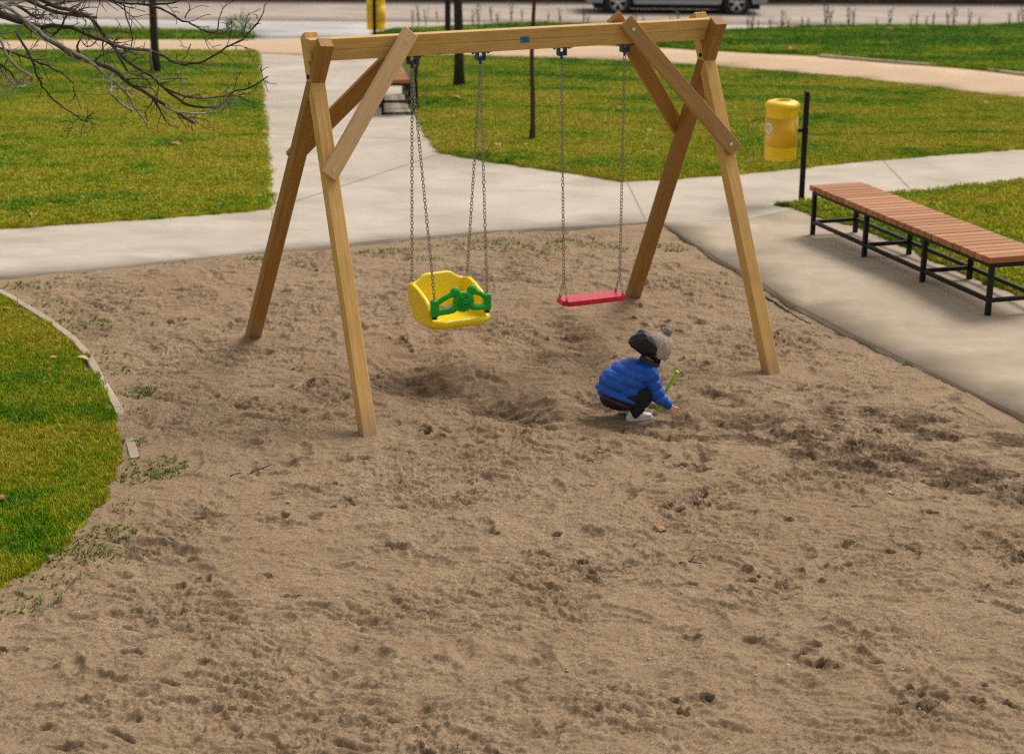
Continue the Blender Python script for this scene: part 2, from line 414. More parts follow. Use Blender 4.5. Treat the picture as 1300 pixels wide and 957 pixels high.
# ---------------------------------------------------------------- sand height field
feet_px = [(467, 551), (979, 473), (321, 427), (803, 377)]
def sand():
    ys = [5.6]
    while ys[-1] < 18.9: ys.append(ys[-1]+.0085*max(1, (ys[-1]/9.5)**1.15))
    ys = np.array(ys); xs = np.arange(-6.0, 6.0, .0085)
    X, Y = np.meshgrid(xs, ys)
    wx = X+.10*fbm(X*1.9, Y*1.9, 1, 3); wy = Y+.10*fbm(X*1.9, Y*1.9, 2, 3)
    h = .018*fbm(X*.7, Y*.7, 3, 3)
    m = fbm(wx*2.6, wy*3.4, 4, 3)
    h += .017*m
    rd = 1-np.abs(fbm(wx*4.6, wy*7.0, 6, 4)); h += .011*(rd**3-.45)
    gate = np.clip(.5+1.3*fbm(X*.9, Y*.9, 8, 2), .15, 1.3)
    r2 = 1-np.abs(fbm(wx*13, wy*18, 7, 4, .6)); h += .0085*(r2**2-.5)*gate
    lg = fbm(wx*7.5+1.3*m, wy*13, 61, 4, .6); h += .0085*np.tanh(lg*5.5)*gate     # small broken ledges
    r3 = fbm(X*26, Y*34, 62, 4, .7); h += .0048*np.clip(r3, -.3, 1)*np.clip(fbm(X*2.2, Y*2.8, 63, 3)*2+.5, 0, 1.4)
    h += .0042*fbm(wx*42, wy*50, 9, 3, .65)*(.4+gate)
    r4 = 1-np.abs(fbm(wx*60, wy*75, 66, 2, .6)); h += .0026*(r4-.7)*np.clip(fbm(X*1.7, Y*2.2, 67, 3)*2.2+.7, .2, 1.8)
    damp = np.clip(.22*fbm(X*.8, Y*1.1, 12, 4)+.02, 0, .22)+np.clip(.5*(fbm(X*9, Y*13, 64, 4, .65)-.42), 0, .5)
    # small kicked-up crumbly holes
    def stamp(cx, cy, a, b, th, dep, rim, dmp, rough=.35, sharp=2.2):
        rr = max(a, b)*2.1; i0, i1 = np.searchsorted(ys, [cy-rr, cy+rr]); j0, j1 = np.searchsorted(xs, [cx-rr, cx+rr])
        if i1-i0 < 2 or j1-j0 < 2: return
        x = X[i0:i1, j0:j1]-cx; y = Y[i0:i1, j0:j1]-cy
        u = (x*math.cos(th)+y*math.sin(th))/a; v = (-x*math.sin(th)+y*math.cos(th))/b
        q = np.hypot(u, v)*(1+rough*perlin(X[i0:i1, j0:j1]*14, Y[i0:i1, j0:j1]*14, 20))
        bowl = -dep/(1+np.exp((q-.85)*sharp*5)); rm = rim*np.exp(-((q-1.22)/.26)**2)
        h[i0:i1, j0:j1] += bowl+rm
        if dmp: damp[i0:i1, j0:j1] = np.maximum(damp[i0:i1, j0:j1], dmp*np.exp(-(q/1.15)**4))
    r = RNG
    for _ in range(1300):       # shoe prints
        cx, cy = r.uniform(-6, 6), r.uniform(6, 18.4); th = r.uniform(0, 6.28)
        stamp(cx, cy, r.uniform(.08, .15), r.uniform(.038, .062), th, r.uniform(.008, .024), r.uniform(.004, .010), 0 if r.random() < .7 else r.uniform(.1, .35), .35, 1.4)
    for _ in range(480):       # sharp toe digs
        cx, cy = r.uniform(-6, 6), r.uniform(6, 18.4)
        stamp(cx, cy, r.uniform(.03, .07), r.uniform(.018, .032), r.uniform(-.6, .6), r.uniform(.010, .024), r.uniform(.004, .012), r.uniform(.15, .55), .8, 4)
    for _ in range(70):       # crumbly clusters
        cx, cy = r.uniform(-5, 5), r.uniform(6.4, 17.5); n = r.integers(4, 12)
        for _k in range(n):
            stamp(cx+r.normal(0, .08), cy+r.normal(0, .07), r.uniform(.02, .045), r.uniform(.012, .025), r.uniform(-1, 1), r.uniform(.010, .025), r.uniform(.005, .012), r.uniform(.3, .8), .9, 4)
    # wallow under the baby seat and trough under the flat swing, running to the dug-out by the child
    def trough(pts, w, dep, dmp, seed=30, rim=.25):
        nonlocal h, damp
        q = dist_line(X, Y, pts)/w; q = q*(1+.12*fbm(X*2.0, Y*2.5, seed, 3))
        h -= dep*np.exp(-q**2*1.3); h += dep*rim*np.exp(-((q-1.5)/.4)**2)
        damp = np.maximum(damp, dmp*np.exp(-q**2*1.4)*np.clip(.42+1.1*fbm(X*3.2, Y*6, seed+1, 5, .6), 0, 1))
    trough(SV([(505, 475), (560, 492), (625, 505)]), .36, .10, .75, 31)
    trough(SV([(625, 505), (665, 530)]), .22, .05, 1.0, 32)
    trough(SV([(705, 405), (735, 440), (760, 470)]), .16, .055, .8, 33)
    trough(SV([(640, 512), (720, 535), (800, 548), (860, 552)]), .20, .018, .9, 34)
    trough(SV([(770, 515), (840, 535), (885, 545)]), .27, .03, 1.3, 35)
    trough(SV([(950, 540), (1040, 570), (1120, 585), (1210, 600)]), .36, .02, 1.5, 36)
    trough(SV([(1080, 520), (1180, 545), (1290, 560)]), .34, .02, 1.2, 37)
    trough(SV([(905, 505), (960, 530)]), .22, .02, 1.2, 39)
    trough(SV([(1210, 600), (1300, 620)]), .34, .015, 1.2, 41)
    trough(SV([(200, 360), (120, 362)]), .3, .03, .25, 38)
    trough(SV([(940, 352), (985, 385), (1040, 410)]), .035, .02, .25, 42)
    # more churn in the damp parts
    damp = np.clip(damp, 0, 1)
    h += .016*np.clip(damp*1.6, 0, 1)*(1-np.abs(fbm(wx*10, wy*15, 44, 4, .6))-.5)*1.5
    # little heap where the child digs
    gx, gy = survey(846, 522); h += .035*np.exp(-((X-gx)**2+((Y-gy)*1.2)**2)/.055**2); damp = np.maximum(damp, .9*np.exp(-((X-gx)**2+(Y-gy)**2)/.085**2))
    gx, gy = survey(880, 515); h += .05*np.exp(-((X-gx)**2+((Y-gy)*1.2)**2)/.16**2)
    # flat where things stand
    for p in feet_px:
        gx, gy = survey(*p); g = np.exp(-((X-gx)**2+(Y-gy)**2)/.17**2); h = h*(1-g)+.004*g
    gx, gy = survey(805, 531); g = np.exp(-(((X-gx)/.24)**2+((Y-gy)/.18)**2)**2); h = h*(1-g)+.0*g
    # against paths and lawns
    inside = pip(X, Y, POLY_CONC); de = dist_line(X, Y, sand_edge)
    sgn = np.where(inside, -de, de)                      # + = in the sand box
    lvl = -.028+.020*fbm(X*1.3, Y*1.3, 50, 3)
    w = np.clip(1-sgn/.55, 0, 1); h = h*(1-w*.75)+w*lvl
    inC = pip(X, Y, lawn_C); dC = dist_line(X, Y, lawn_C, True); s2 = np.where(inC, -dC, dC)
    w2 = np.clip(1-s2/.4, 0, 1); h = h*(1-w2*.7)+w2*(-.004+.008*perlin(X*2, Y*2, 51))
    h = np.where(s2 < -.12, -.05, h)
    h = np.where(sgn < 0, h-.25*np.clip(-sgn-.02, 0, .4), h)
    Z = h+T(Y)
    keep = (sgn > -.15) & (s2 > -.2)
    W = len(xs); idx = np.arange(X.size).reshape(X.shape)
    kf = keep[:-1, :-1] & keep[1:, :-1] & keep[:-1, 1:] & keep[1:, 1:]
    Fc = np.stack([idx[:-1, :-1][kf], idx[:-1, 1:][kf], idx[1:, 1:][kf], idx[1:, :-1][kf]], 1)
    used = np.zeros(X.size, bool); used[Fc.ravel()] = True; remap = np.cumsum(used)-1
    V = np.c_[X.ravel(), Y.ravel(), Z.ravel()][used]
    o = np_mesh('sand', V, remap[Fc], M['sand'], smooth=True, attrs={'damp': damp.ravel()[used]})
    o['kind'] = 'structure'
    return xs, ys, Z, damp
SX, SY, SZ, SD = sand()
def sand_z(x, y):
    i = min(max(int(np.searchsorted(SY, y)), 0), len(SY)-1); j = min(max(int(np.searchsorted(SX, x)), 0), len(SX)-1); return float(SZ[i, j])
# coarse sand beyond the detailed field (out of the picture)
slab('outer_sand', [(-24, -6), (12, -6), (12, 2), (7, 8), (4, 14), (-7, 16), (-24, 14)], -.34, .02, M['sand'], 1.2, 1, 0, .02, 77)

# kerb along the near lawn
def kerb():
    bm = bmesh.new()
    px = [(-220, 338), (-110, 343), (-40, 356), (3, 374), (32, 390), (60, 407), (88, 429), (110, 452), (126, 480), (138, 500), (150, 518), (158, 538), (165, 560), (171, 583)]
    pts = [Vector((*survey(*p), 0)) for p in px]
    top = [.03, .03, .03, .032, .028, .022, .034, .035, .034, .03, .016, -.02, .012, .02]
    P2, T2 = [], []
    for i in range(len(pts)-1):
        a_, b_, c_, d_ = pts[max(i-1, 0)], pts[i], pts[i+1], pts[min(i+2, len(pts)-1)]
        for s_ in (0, .25, .5, .75): P2.append(.5*((2*b_)+(c_-a_)*s_+(2*a_-5*b_+4*c_-d_)*s_**2+(3*b_-a_-3*c_+d_)*s_**3)); T2.append(top[i]+(top[i+1]-top[i])*s_-.008)
    pts, top = P2+[pts[-1]], T2+[top[-1]-.008]
    segs = [(0, 8), (8, 16), (16, 24), (24, 32), (32, 40), (40, 52)]
    for k, (a, b) in enumerate(segs):
        L, Rr = [], []
        for i in range(a, b+1):
            t = (pts[min(i+1, len(pts)-1)]-pts[max(i-1, 0)]).normalized(); n = Vector((-t.y, t.x, 0)); p = pts[i].copy()
            if i == a: p += t*.004
            if i == b: p -= t*.004
            L.append(p+n*.032); Rr.append(p-n*.032)
        n_ = len(L); vt = []
        for i in range(n_):
            z = top[a+i]
            vt.append([bm.verts.new((L[i].x, L[i].y, z-.01)), bm.verts.new((L[i].x*.9+Rr[i].x*.1, L[i].y*.9+Rr[i].y*.1, z)), bm.verts.new((Rr[i].x*.9+L[i].x*.1, Rr[i].y*.9+L[i].y*.1, z)), bm.verts.new((Rr[i].x, Rr[i].y, z-.01)),
                       bm.verts.new((Rr[i].x, Rr[i].y, -.12)), bm.verts.new((L[i].x, L[i].y, -.12))])
        for i in range(n_-1):
            for j in range(6): bm.faces.new((vt[i][j], vt[i][(j+1) % 6], vt[i+1][(j+1) % 6], vt[i+1][j]))
        bm.faces.new(vt[0][::-1]); bm.faces.new(vt[-1])
    bmesh.ops.recalc_face_normals(bm, faces=bm.faces[:])
    o = mesh_obj('kerb', bm, M['kerb']); o['kind'] = 'structure'
    # pale edging along the gravel path
    bm = bmesh.new(); line = [Vector((*p, 0)) for p in SV([(1040, 73), (1140, 81.5), (1190, 85)])]; line2 = [Vector((*p, 0)) for p in SV([(1255, 91), (1310, 98), (1420, 112)])]
    for ln in (line, line2):
        for a, b in zip(ln[:-1], ln[1:]):
            d = (b-a).normalized(); n = Vector((-d.y, d.x, 0)); za, zb = float(T(a.y)), float(T(b.y))
            q = [a+n*.05, b+n*.05, b-n*.05, a-n*.05]; zz = [za, zb, zb, za]
            t_ = [bm.verts.new((q[i].x, q[i].y, zz[i]+.05)) for i in range(4)]; u_ = [bm.verts.new((q[i].x, q[i].y, zz[i]-.1)) for i in range(4)]
            bm.faces.new(t_)
            for i in range(4): bm.faces.new((t_[i], u_[i], u_[(i+1) % 4], t_[(i+1) % 4]))
    bmesh.ops.recalc_face_normals(bm, faces=bm.faces[:])
    o = mesh_obj('path_edging', bm, M['kerb']); o['kind'] = 'structure'
kerb()

# ---------------------------------------------------------------- grass
def tuft(name, n, h, w, spread, seed):
    rr = random.Random(seed); V = []; Fc = []
    for i in range(n):
        a = rr.uniform(0, 6.283); d = rr.uniform(0, spread); bx, by = d*math.cos(a), d*math.sin(a)
        la = rr.uniform(0, 6.283); lean = rr.uniform(.1, .75); hh = h*rr.uniform(.5, 1.1); ww = w*rr.uniform(.7, 1.2)
        wx, wy = -math.sin(la)*ww/2, math.cos(la)*ww/2; lx, ly = math.cos(la)*lean*hh, math.sin(la)*lean*hh
        b = len(V)
        V += [(bx-wx, by-wy, 0), (bx+wx, by+wy, 0), (bx+lx*.35+wx*.8, by+ly*.35+wy*.8, hh*.6), (bx+lx*.35-wx*.8, by+ly*.35-wy*.8, hh*.6), (bx+lx, by+ly, hh)]
        Fc += [(b, b+1, b+2), (b, b+2, b+3), (b+3, b+2, b+4)]
    me = bpy.data.meshes.new(name); me.from_pydata(V, [], Fc); me.materials.append(M['blade']); return bpy.data.objects.new(name, me)
def tuft_set(tag_, n, h, w, spread):
    c = bpy.data.collections.new('tufts_'+tag_)
    for i in range(4): c.objects.link(tuft('tuft', n, h*(.8+.15*i), w, spread, hash(tag_) % 97*0+i+len(tag_)*10))
    return c
def scatter(name, src, coll, density, seed=0, smin=.6, smax=1.3, label=None):
    """grass stuff: blades instanced over a copy of the lawn sheet"""
    me = src.data.copy(); o = bpy.data.objects.new(name, me); COL.objects.link(o); o.matrix_basis = src.matrix_basis.copy()
    ng = bpy.data.node_groups.new('scatter_'+name, 'GeometryNodeTree')
    ng.interface.new_socket('Geometry', in_out='INPUT', socket_type='NodeSocketGeometry'); ng.interface.new_socket('Geometry', in_out='OUTPUT', socket_type='NodeSocketGeometry')
    N = ng.nodes; L = ng.links; gi = N.new('NodeGroupInput'); go = N.new('NodeGroupOutput')
    d = N.new('GeometryNodeDistributePointsOnFaces'); d.inputs['Density'].default_value = density; d.inputs['Seed'].default_value = seed
    nm = N.new('GeometryNodeInputNormal'); sx = N.new('ShaderNodeSeparateXYZ'); cmpn = N.new('FunctionNodeCompare'); cmpn.operation = 'GREATER_THAN'; cmpn.inputs[1].default_value = .6
    L.new(nm.outputs[0], sx.inputs[0]); L.new(sx.outputs[2], cmpn.inputs[0]); L.new(cmpn.outputs[0], d.inputs['Selection'])
    ci = N.new('GeometryNodeCollectionInfo'); ci.inputs['Collection'].default_value = coll; ci.inputs['Separate Children'].default_value = True; ci.inputs['Reset Children'].default_value = True
    ip = N.new('GeometryNodeInstanceOnPoints'); ip.inputs['Pick Instance'].default_value = True
    rv = N.new('FunctionNodeRandomValue'); rv.data_type = 'FLOAT_VECTOR'; rv.inputs[0].default_value = (-.15, -.15, 0); rv.inputs[1].default_value = (.15, .15, 6.28)
    rs = N.new('FunctionNodeRandomValue'); rs.data_type = 'FLOAT'; rs.inputs[2].default_value = smin; rs.inputs[3].default_value = smax
    L.new(gi.outputs[0], d.inputs['Mesh']); L.new(d.outputs['Points'], ip.inputs['Points']); L.new(ci.outputs[0], ip.inputs['Instance'])
    L.new(rv.outputs[0], ip.inputs['Rotation']); L.new(rs.outputs[1], ip.inputs['Scale']); L.new(ip.outputs[0], go.inputs[0])
    md = o.modifiers.new('grass', 'NODES'); md.node_group = ng
    tag(o, label, 'grass', None, 'stuff'); return o
near = tuft_set('near', 9, .036, .0042, .022); mid = tuft_set('mid', 10, .045, .007, .04); far = tuft_set('far', 14, .034, .0075, .07)
scatter('grass', LAWNS['C'], near, 4200, 1, label='bright green grass of the near left lawn beside the sand')
scatter('grass', LAWNS['D'], mid, 700, 2, label='patchy olive grass behind the slatted bench')
scatter('grass', LAWNS['A'], far, 800, 3, label='mottled green grass left of the concrete path')
scatter('grass', LAWNS['B'], far, 800, 4, label='mottled green grass behind the swing on the right')
scatter('grass', LAWNS['E'], far, 300, 5, smin=1, smax=2, label='strip of green grass between gravel path and road, left')
scatter('grass', LAWNS['F'], far, 300, 6, smin=.8, smax=1.8, label='deep green grass bank between gravel path and road, right')
# weeds creeping on to the sand, one mass nobody could count
def creep():
    V = []; Fc = []; rr = random.Random(5)
    spots = [((60, 385), .10, 40), ((85, 400), .14, 60), ((105, 412), .14, 90), ((120, 418), .09, 50), ((135, 455), .12, 40), ((150, 470), .1, 30), ((168, 497), .09, 60), ((180, 494), .06, 40), ((165, 520), .08, 26),
             ((195, 590), .13, 110), ((205, 600), .07, 70), ((178, 606), .09, 80), ((172, 560), .06, 30), ((115, 690), .16, 130), ((140, 675), .10, 80), ((75, 712), .12, 70), ((95, 700), .12, 70), ((60, 745), .16, 60), ((30, 765), .13, 50), ((150, 645), .12, 40), ((10, 775), .12, 30), ((128, 708), .1, 40),
             ((325, 328), .07, 60), ((480, 322), .12, 70), ((500, 318), .1, 50), ((545, 330), .09, 40), ((620, 318), .12, 60), ((650, 312), .14, 90), ((690, 316), .14, 90), ((730, 308), .12, 90), ((760, 312), .12, 70), ((600, 310), .08, 30), ((840, 311), .12, 80), ((860, 316), .08, 50), ((800, 318), .1, 40), ((560, 312), .12, 30), ((40, 362), .14, 50), ((15, 362), .12, 40), ((90, 352), .1, 20),
             ((975, 360), .05, 50), ((900, 325), .08, 30), ((1155, 460), .03, 45), ((1162, 461), .02, 25), ((994, 261), .05, 160), ((1000, 262), .05, 140), ((437, 508), .03, 12), ((848, 420), .06, 30), ((190, 330), .2, 30), ((1130, 430), .05, 14), ((940, 345), .1, 22), ((700, 295), .25, 40), ((560, 301), .25, 40)]
    for (px, r_, n) in spots:
        cx, cy = survey(*px)
        for k in range(int(n*.75)):
            a = rr.uniform(0, 6.28); d = r_*math.sqrt(rr.random())*1.15; x = cx+d*math.cos(a)*1.5; y = cy+d*math.sin(a); z = (sand_z(x, y) if y < 18.5 else float(T(y)))-.004
            if px[0] in (994, 1000): z = float(T(y))
            for _b in range(4):
                la = rr.uniform(0, 6.28); ll = rr.uniform(.015, .045)*(1.5 if px[0] in (994, 1000) else 1); w = .0045; lx, ly = math.cos(la)*ll*.7, math.sin(la)*ll*.7; wx, wy = -math.sin(la)*w, math.cos(la)*w
                b = len(V); V += [(x-wx, y-wy, z), (x+wx, y+wy, z), (x+lx, y+ly, z+ll*.8)]; Fc.append((b, b+1, b+2))
    o = np_mesh('sand_weeds', V, Fc, m_simple('sand weed', (.20, .24, .03), .7, .5, 12)); tag(o, 'thin yellow-green weeds creeping over the edge of the sand', 'weeds', None, 'stuff')
creep()

def joints():
    bm = bmesh.new()
    for a, b_ in (((796, 231), (821, 282)), ((345, 267), (351, 317)), ((344, 266), (560, 195)), ((938, 222), (950, 278)), ((1162, 247), (1120, 203)), ((336, 170), (547, 178))):
        p, q = Vector((*survey(*a), 0)), Vector((*survey(*b_), 0)); n_ = max(2, int((q-p).length/.5)); d = (q-p).normalized(); s_ = Vector((-d.y, d.x, 0))*.006
        for i in range(n_):
            u, v = p.lerp(q, i/n_), p.lerp(q, (i+1)/n_); c = [u-s_, u+s_, v+s_, v-s_]; bm.faces.new([bm.verts.new((w.x, w.y, float(T(w.y))+.004)) for w in c])
    bmesh.ops.recalc_face_normals(bm, faces=bm.faces[:])
    o = mesh_obj('path_joints', bm, m_simple('joint', (.36, .30, .22), .9, .2, 30)); o['kind'] = 'structure'
joints()
# ---------------------------------------------------------------- swing frame
def vec(p, z=0): return Vector((p[0], p[1], z))
FL, FR, BL, BR = [vec(survey(*p)) for p in feet_px]
ctr = ((FL+BL)/2 + (FR+BR)/2)/2
U = (((FR+BR)-(FL+BL))/2).normalized(); Nn = Vector((-U.y, U.x, 0))          # U along the beam, Nn away from the camera
O0 = (FL+BL)/2
def sw(s, n, z): return O0+U*s+Nn*n+Vector((0, 0, z))
lapL, lapR = sw(.125, 0, 2.12), sw(3.14, 0, 2.11)
root = empty('swing_frame', (ctr.x, ctr.y, 0)); tag(root, 'pine timber swing frame with crossed legs and braces standing in the sand', 'swing frame')
LG = .098
def leg(foot, lap, ext, name, mat):
    d = (lap-foot).normalized(); p0 = foot-d*.18; p1 = lap+d*ext
    return beam(name, p0, p1, Nn, LG, LG, mat, root, .005)
# front legs run up and away, back legs up and towards the camera; half-lapped below the beam
leg(FL, lapL, .34, 'leg', M['wood']); leg(FR, lapR, .35, 'leg', M['wood'])
leg(BL, lapL, .33, 'leg', M['wood_shaded']); leg(BR, lapR, .34, 'leg', M['wood_shaded'])  # back legs get the pine with shade painted into its colour
bmz0, bmz1 = 2.262, 2.412
def top_beam():
    a, b = sw(.075, 0, (bmz0+bmz1)/2), sw(3.16, 0, (bmz0+bmz1)/2); L = (b-a).length
    bm = box_bm(-.0735, -.0006, -.047, .047, 0, L, .002); n0 = len(bm.faces); add(bm, box_bm(.0006, .0735, -.0465, .0465, .001, L-.001, .002)); bm.faces.ensure_lookup_table()
    Mf = frame(a, b, Nn); up_is_neg = (Mf.to_3x3() @ Vector((1, 0, 0))).z < 0
    for i, f in enumerate(bm.faces): f.material_index = (0 if (i < n0) == up_is_neg else 1)
    mesh_obj('beam', bm, [M['wood_pale'], M['wood']], root, Mf)
top_beam()
def legpt(foot, lap, z):
    t = z/lap.z; return foot+(lap-foot)*t
# braces: (leg foot, lap, low pixel, high s, side)
def brace(foot, lap, zlow, s_hi, zhi, side, ext0, ext1, mat):
    lp = legpt(foot, lap, zlow); lp = lp+Nn*side*(LG/2/math.cos(math.atan2((lap-foot).dot(Nn), lap.z))+.028)
    hp = sw(s_hi, side*(.047+.028), zhi); d = (hp-lp).normalized()
    o = beam('brace', lp-d*ext0, hp+d*ext1, Nn*side, .112, .05, mat, root, .004)
    for p in (lp, hp):
        b = bmesh.new(); q = p+Nn*side*.026
        cyl(b, q-Nn*side*.004, q+Nn*side*.006, .013, 12); mesh_obj('bolt', b, M['bolt'], o)
    return o
brace(FL, lapL, 1.59, .745, 2.375, -1, .055, .075, M['wood_pale'])
brace(BL, lapL, 1.53, .80, 2.335, 1, .015, .08, M['wood_shaded'])
brace(FR, lapR, 1.55, 2.475, 2.375, -1, .07, .075, M['wood_mid'])
brace(BR, lapR, 1.52, 2.45, 2.375, 1, .02, .10, M['wood_shaded'])
for lp, q in ((lapL, -.0), (lapR, -.0)):
    b = bmesh.new(); p = lp+Vector((0, 0, .035))-U*(LG/2+.0); cyl(b, p-U*.012, p+U*.01, .014, 10); mesh_obj('bolt', b, M['black_metal'], root)
b = bmesh.new(); p = sw(1.649, -.0475, 2.335)
bxp = box_bm(-.034, .034, -.004, .004, -.022, .022, .003); bxp.transform(frame(p, p+Vector((0, 0, 1)), Nn)); 
# local x must run along the beam
mesh_obj('name_plate', bxp, M['blue_plate'], root)
b = bmesh.new()
for i, w in enumerate((.040, .03, .036)):
    q = p-Nn*.0045+Vector((0, 0, .011-.010*i)); c = box_bm(-w/2, w/2, -.0008, .0008, -.0015, .0015); c.transform(frame(q, q+Vector((0, 0, 1)), Nn)); add(b, c)
mesh_obj('plate_lines', b, M['blue_metal'], bpy.data.objects['name_plate'])

# ---------------------------------------------------------------- chains and hangers
def chain_bm(p0, p1, pitch=.025, r=.0031, lw=.0098, sag=0):
    bm = bmesh.new(); p0 = Vector(p0); p1 = Vector(p1); L = (p1-p0).length; n = max(2, int(L/pitch)); z = (p1-p0).normalized()
    x = z.orthogonal().normalized(); y = z.cross(x)
    for i in range(n):
        c = p0.lerp(p1, (i+.5)/n); ang = (math.pi/2 if i % 2 else 0)+random.uniform(-.3, .3)+.25; a = x*math.cos(ang)+y*math.sin(ang)
        hl = pitch*.5+r*.9; pts = []
        for k in range(8):
            t = 2*math.pi*k/8; ct, st = math.cos(t), math.sin(t)
            pts.append(c+z*(math.copysign(abs(st)**.7, st)*hl)+a*(math.copysign(abs(ct)**.8, ct)*lw))
        tube(bm, pts, r, 4, closed=True)
    return bm
def hanger(s):
    """blue clevis plates under the beam with a swivel; belongs to the frame"""
    top = bmz0; b = bmesh.new()
    for k in (-1, 1):
        c = box_bm(-.006, .006, -.026, .026, -.062, 0, .003); c.transform(Matrix.Translation(sw(s+k*.026, 0, top)) @ Matrix.Rotation(math.atan2(U.y, U.x), 4, 'Z')); add(b, c)
    c = box_bm(-.026, .026, -.017, .017, -.062, -.034, .004); c.transform(Matrix.Translation(sw(s, 0, top)) @ Matrix.Rotation(math.atan2(U.y, U.x), 4, 'Z')); add(b, c)
    c = box_bm(-.075, .075, -.03, .03, -.006, 0, .002); c.transform(Matrix.Translation(sw(s, 0, top)) @ Matrix.Rotation(math.atan2(U.y, U.x), 4, 'Z')); add(b, c)
    cyl(b, sw(s, 0, top-.06), sw(s, 0, top-.088), .010, 8)
    h = mesh_obj('hanger', b, M['blue_metal'], root)
    b = bmesh.new()
    for k in (-1, 1): b = bmesh.new(); cyl(b, sw(s+k*.058, 0, top-.004), sw(s+k*.058, 0, top-.016), .008, 6); mesh_obj('screw', b, M['black_metal'], h)
    return sw(s, 0, top-.092)
H1, H2, H3, H4 = hanger(.819), hanger(1.33), hanger(1.957), hanger(2.459)
def ring(bm, c, rad, r, axis):
    axis = Vector(axis).normalized(); x = axis.orthogonal().normalized(); y = axis.cross(x); c = Vector(c)
    tube(bm, [c+x*rad*math.cos(t)+y*rad*math.sin(t) for t in [2*math.pi*k/12 for k in range(12)]], r, 5, closed=True)
YAW = math.atan2(U.y, U.x)

def remeshed(bm, voxel, smooth=4, name='b'):
    me = bpy.data.meshes.new(name); bm.to_mesh(me); bm.free(); o = bpy.data.objects.new(name, me); COL.objects.link(o)
    m = o.modifiers.new('r', 'REMESH'); m.mode = 'VOXEL'; m.voxel_size = voxel
    if smooth: s_ = o.modifiers.new('s', 'SMOOTH'); s_.iterations = smooth; s_.factor = .5
    dg = bpy.context.evaluated_depsgraph_get(); dg.update(); ev = o.evaluated_get(dg); m2 = bpy.data.meshes.new_from_object(ev)
    bpy.data.objects.remove(o); b = bmesh.new(); b.from_mesh(m2); bpy.data.meshes.remove(m2); return b
def blob(bm, c, r, sub=2, M_=None):
    rr = r if hasattr(r, '__len__') else (r, r, r)
    b = bmesh.new(); bmesh.ops.create_icosphere(b, subdivisions=sub, radius=1)
    m = Matrix.Translation(c) @ (M_ or Matrix.Identity(4)) @ Matrix.Diagonal((*rr, 1)); add(bm, b, m)
def limb(bm, p0, p1, r0, r1, squash=1.0):
    p0, p1 = Vector(p0), Vector(p1); n = max(2, int((p1-p0).length/(min(r0, r1)*.45)))
    for i in range(n+1):
        t = i/n; blob(bm, p0.lerp(p1, t), r0+(r1-r0)*t, 2)

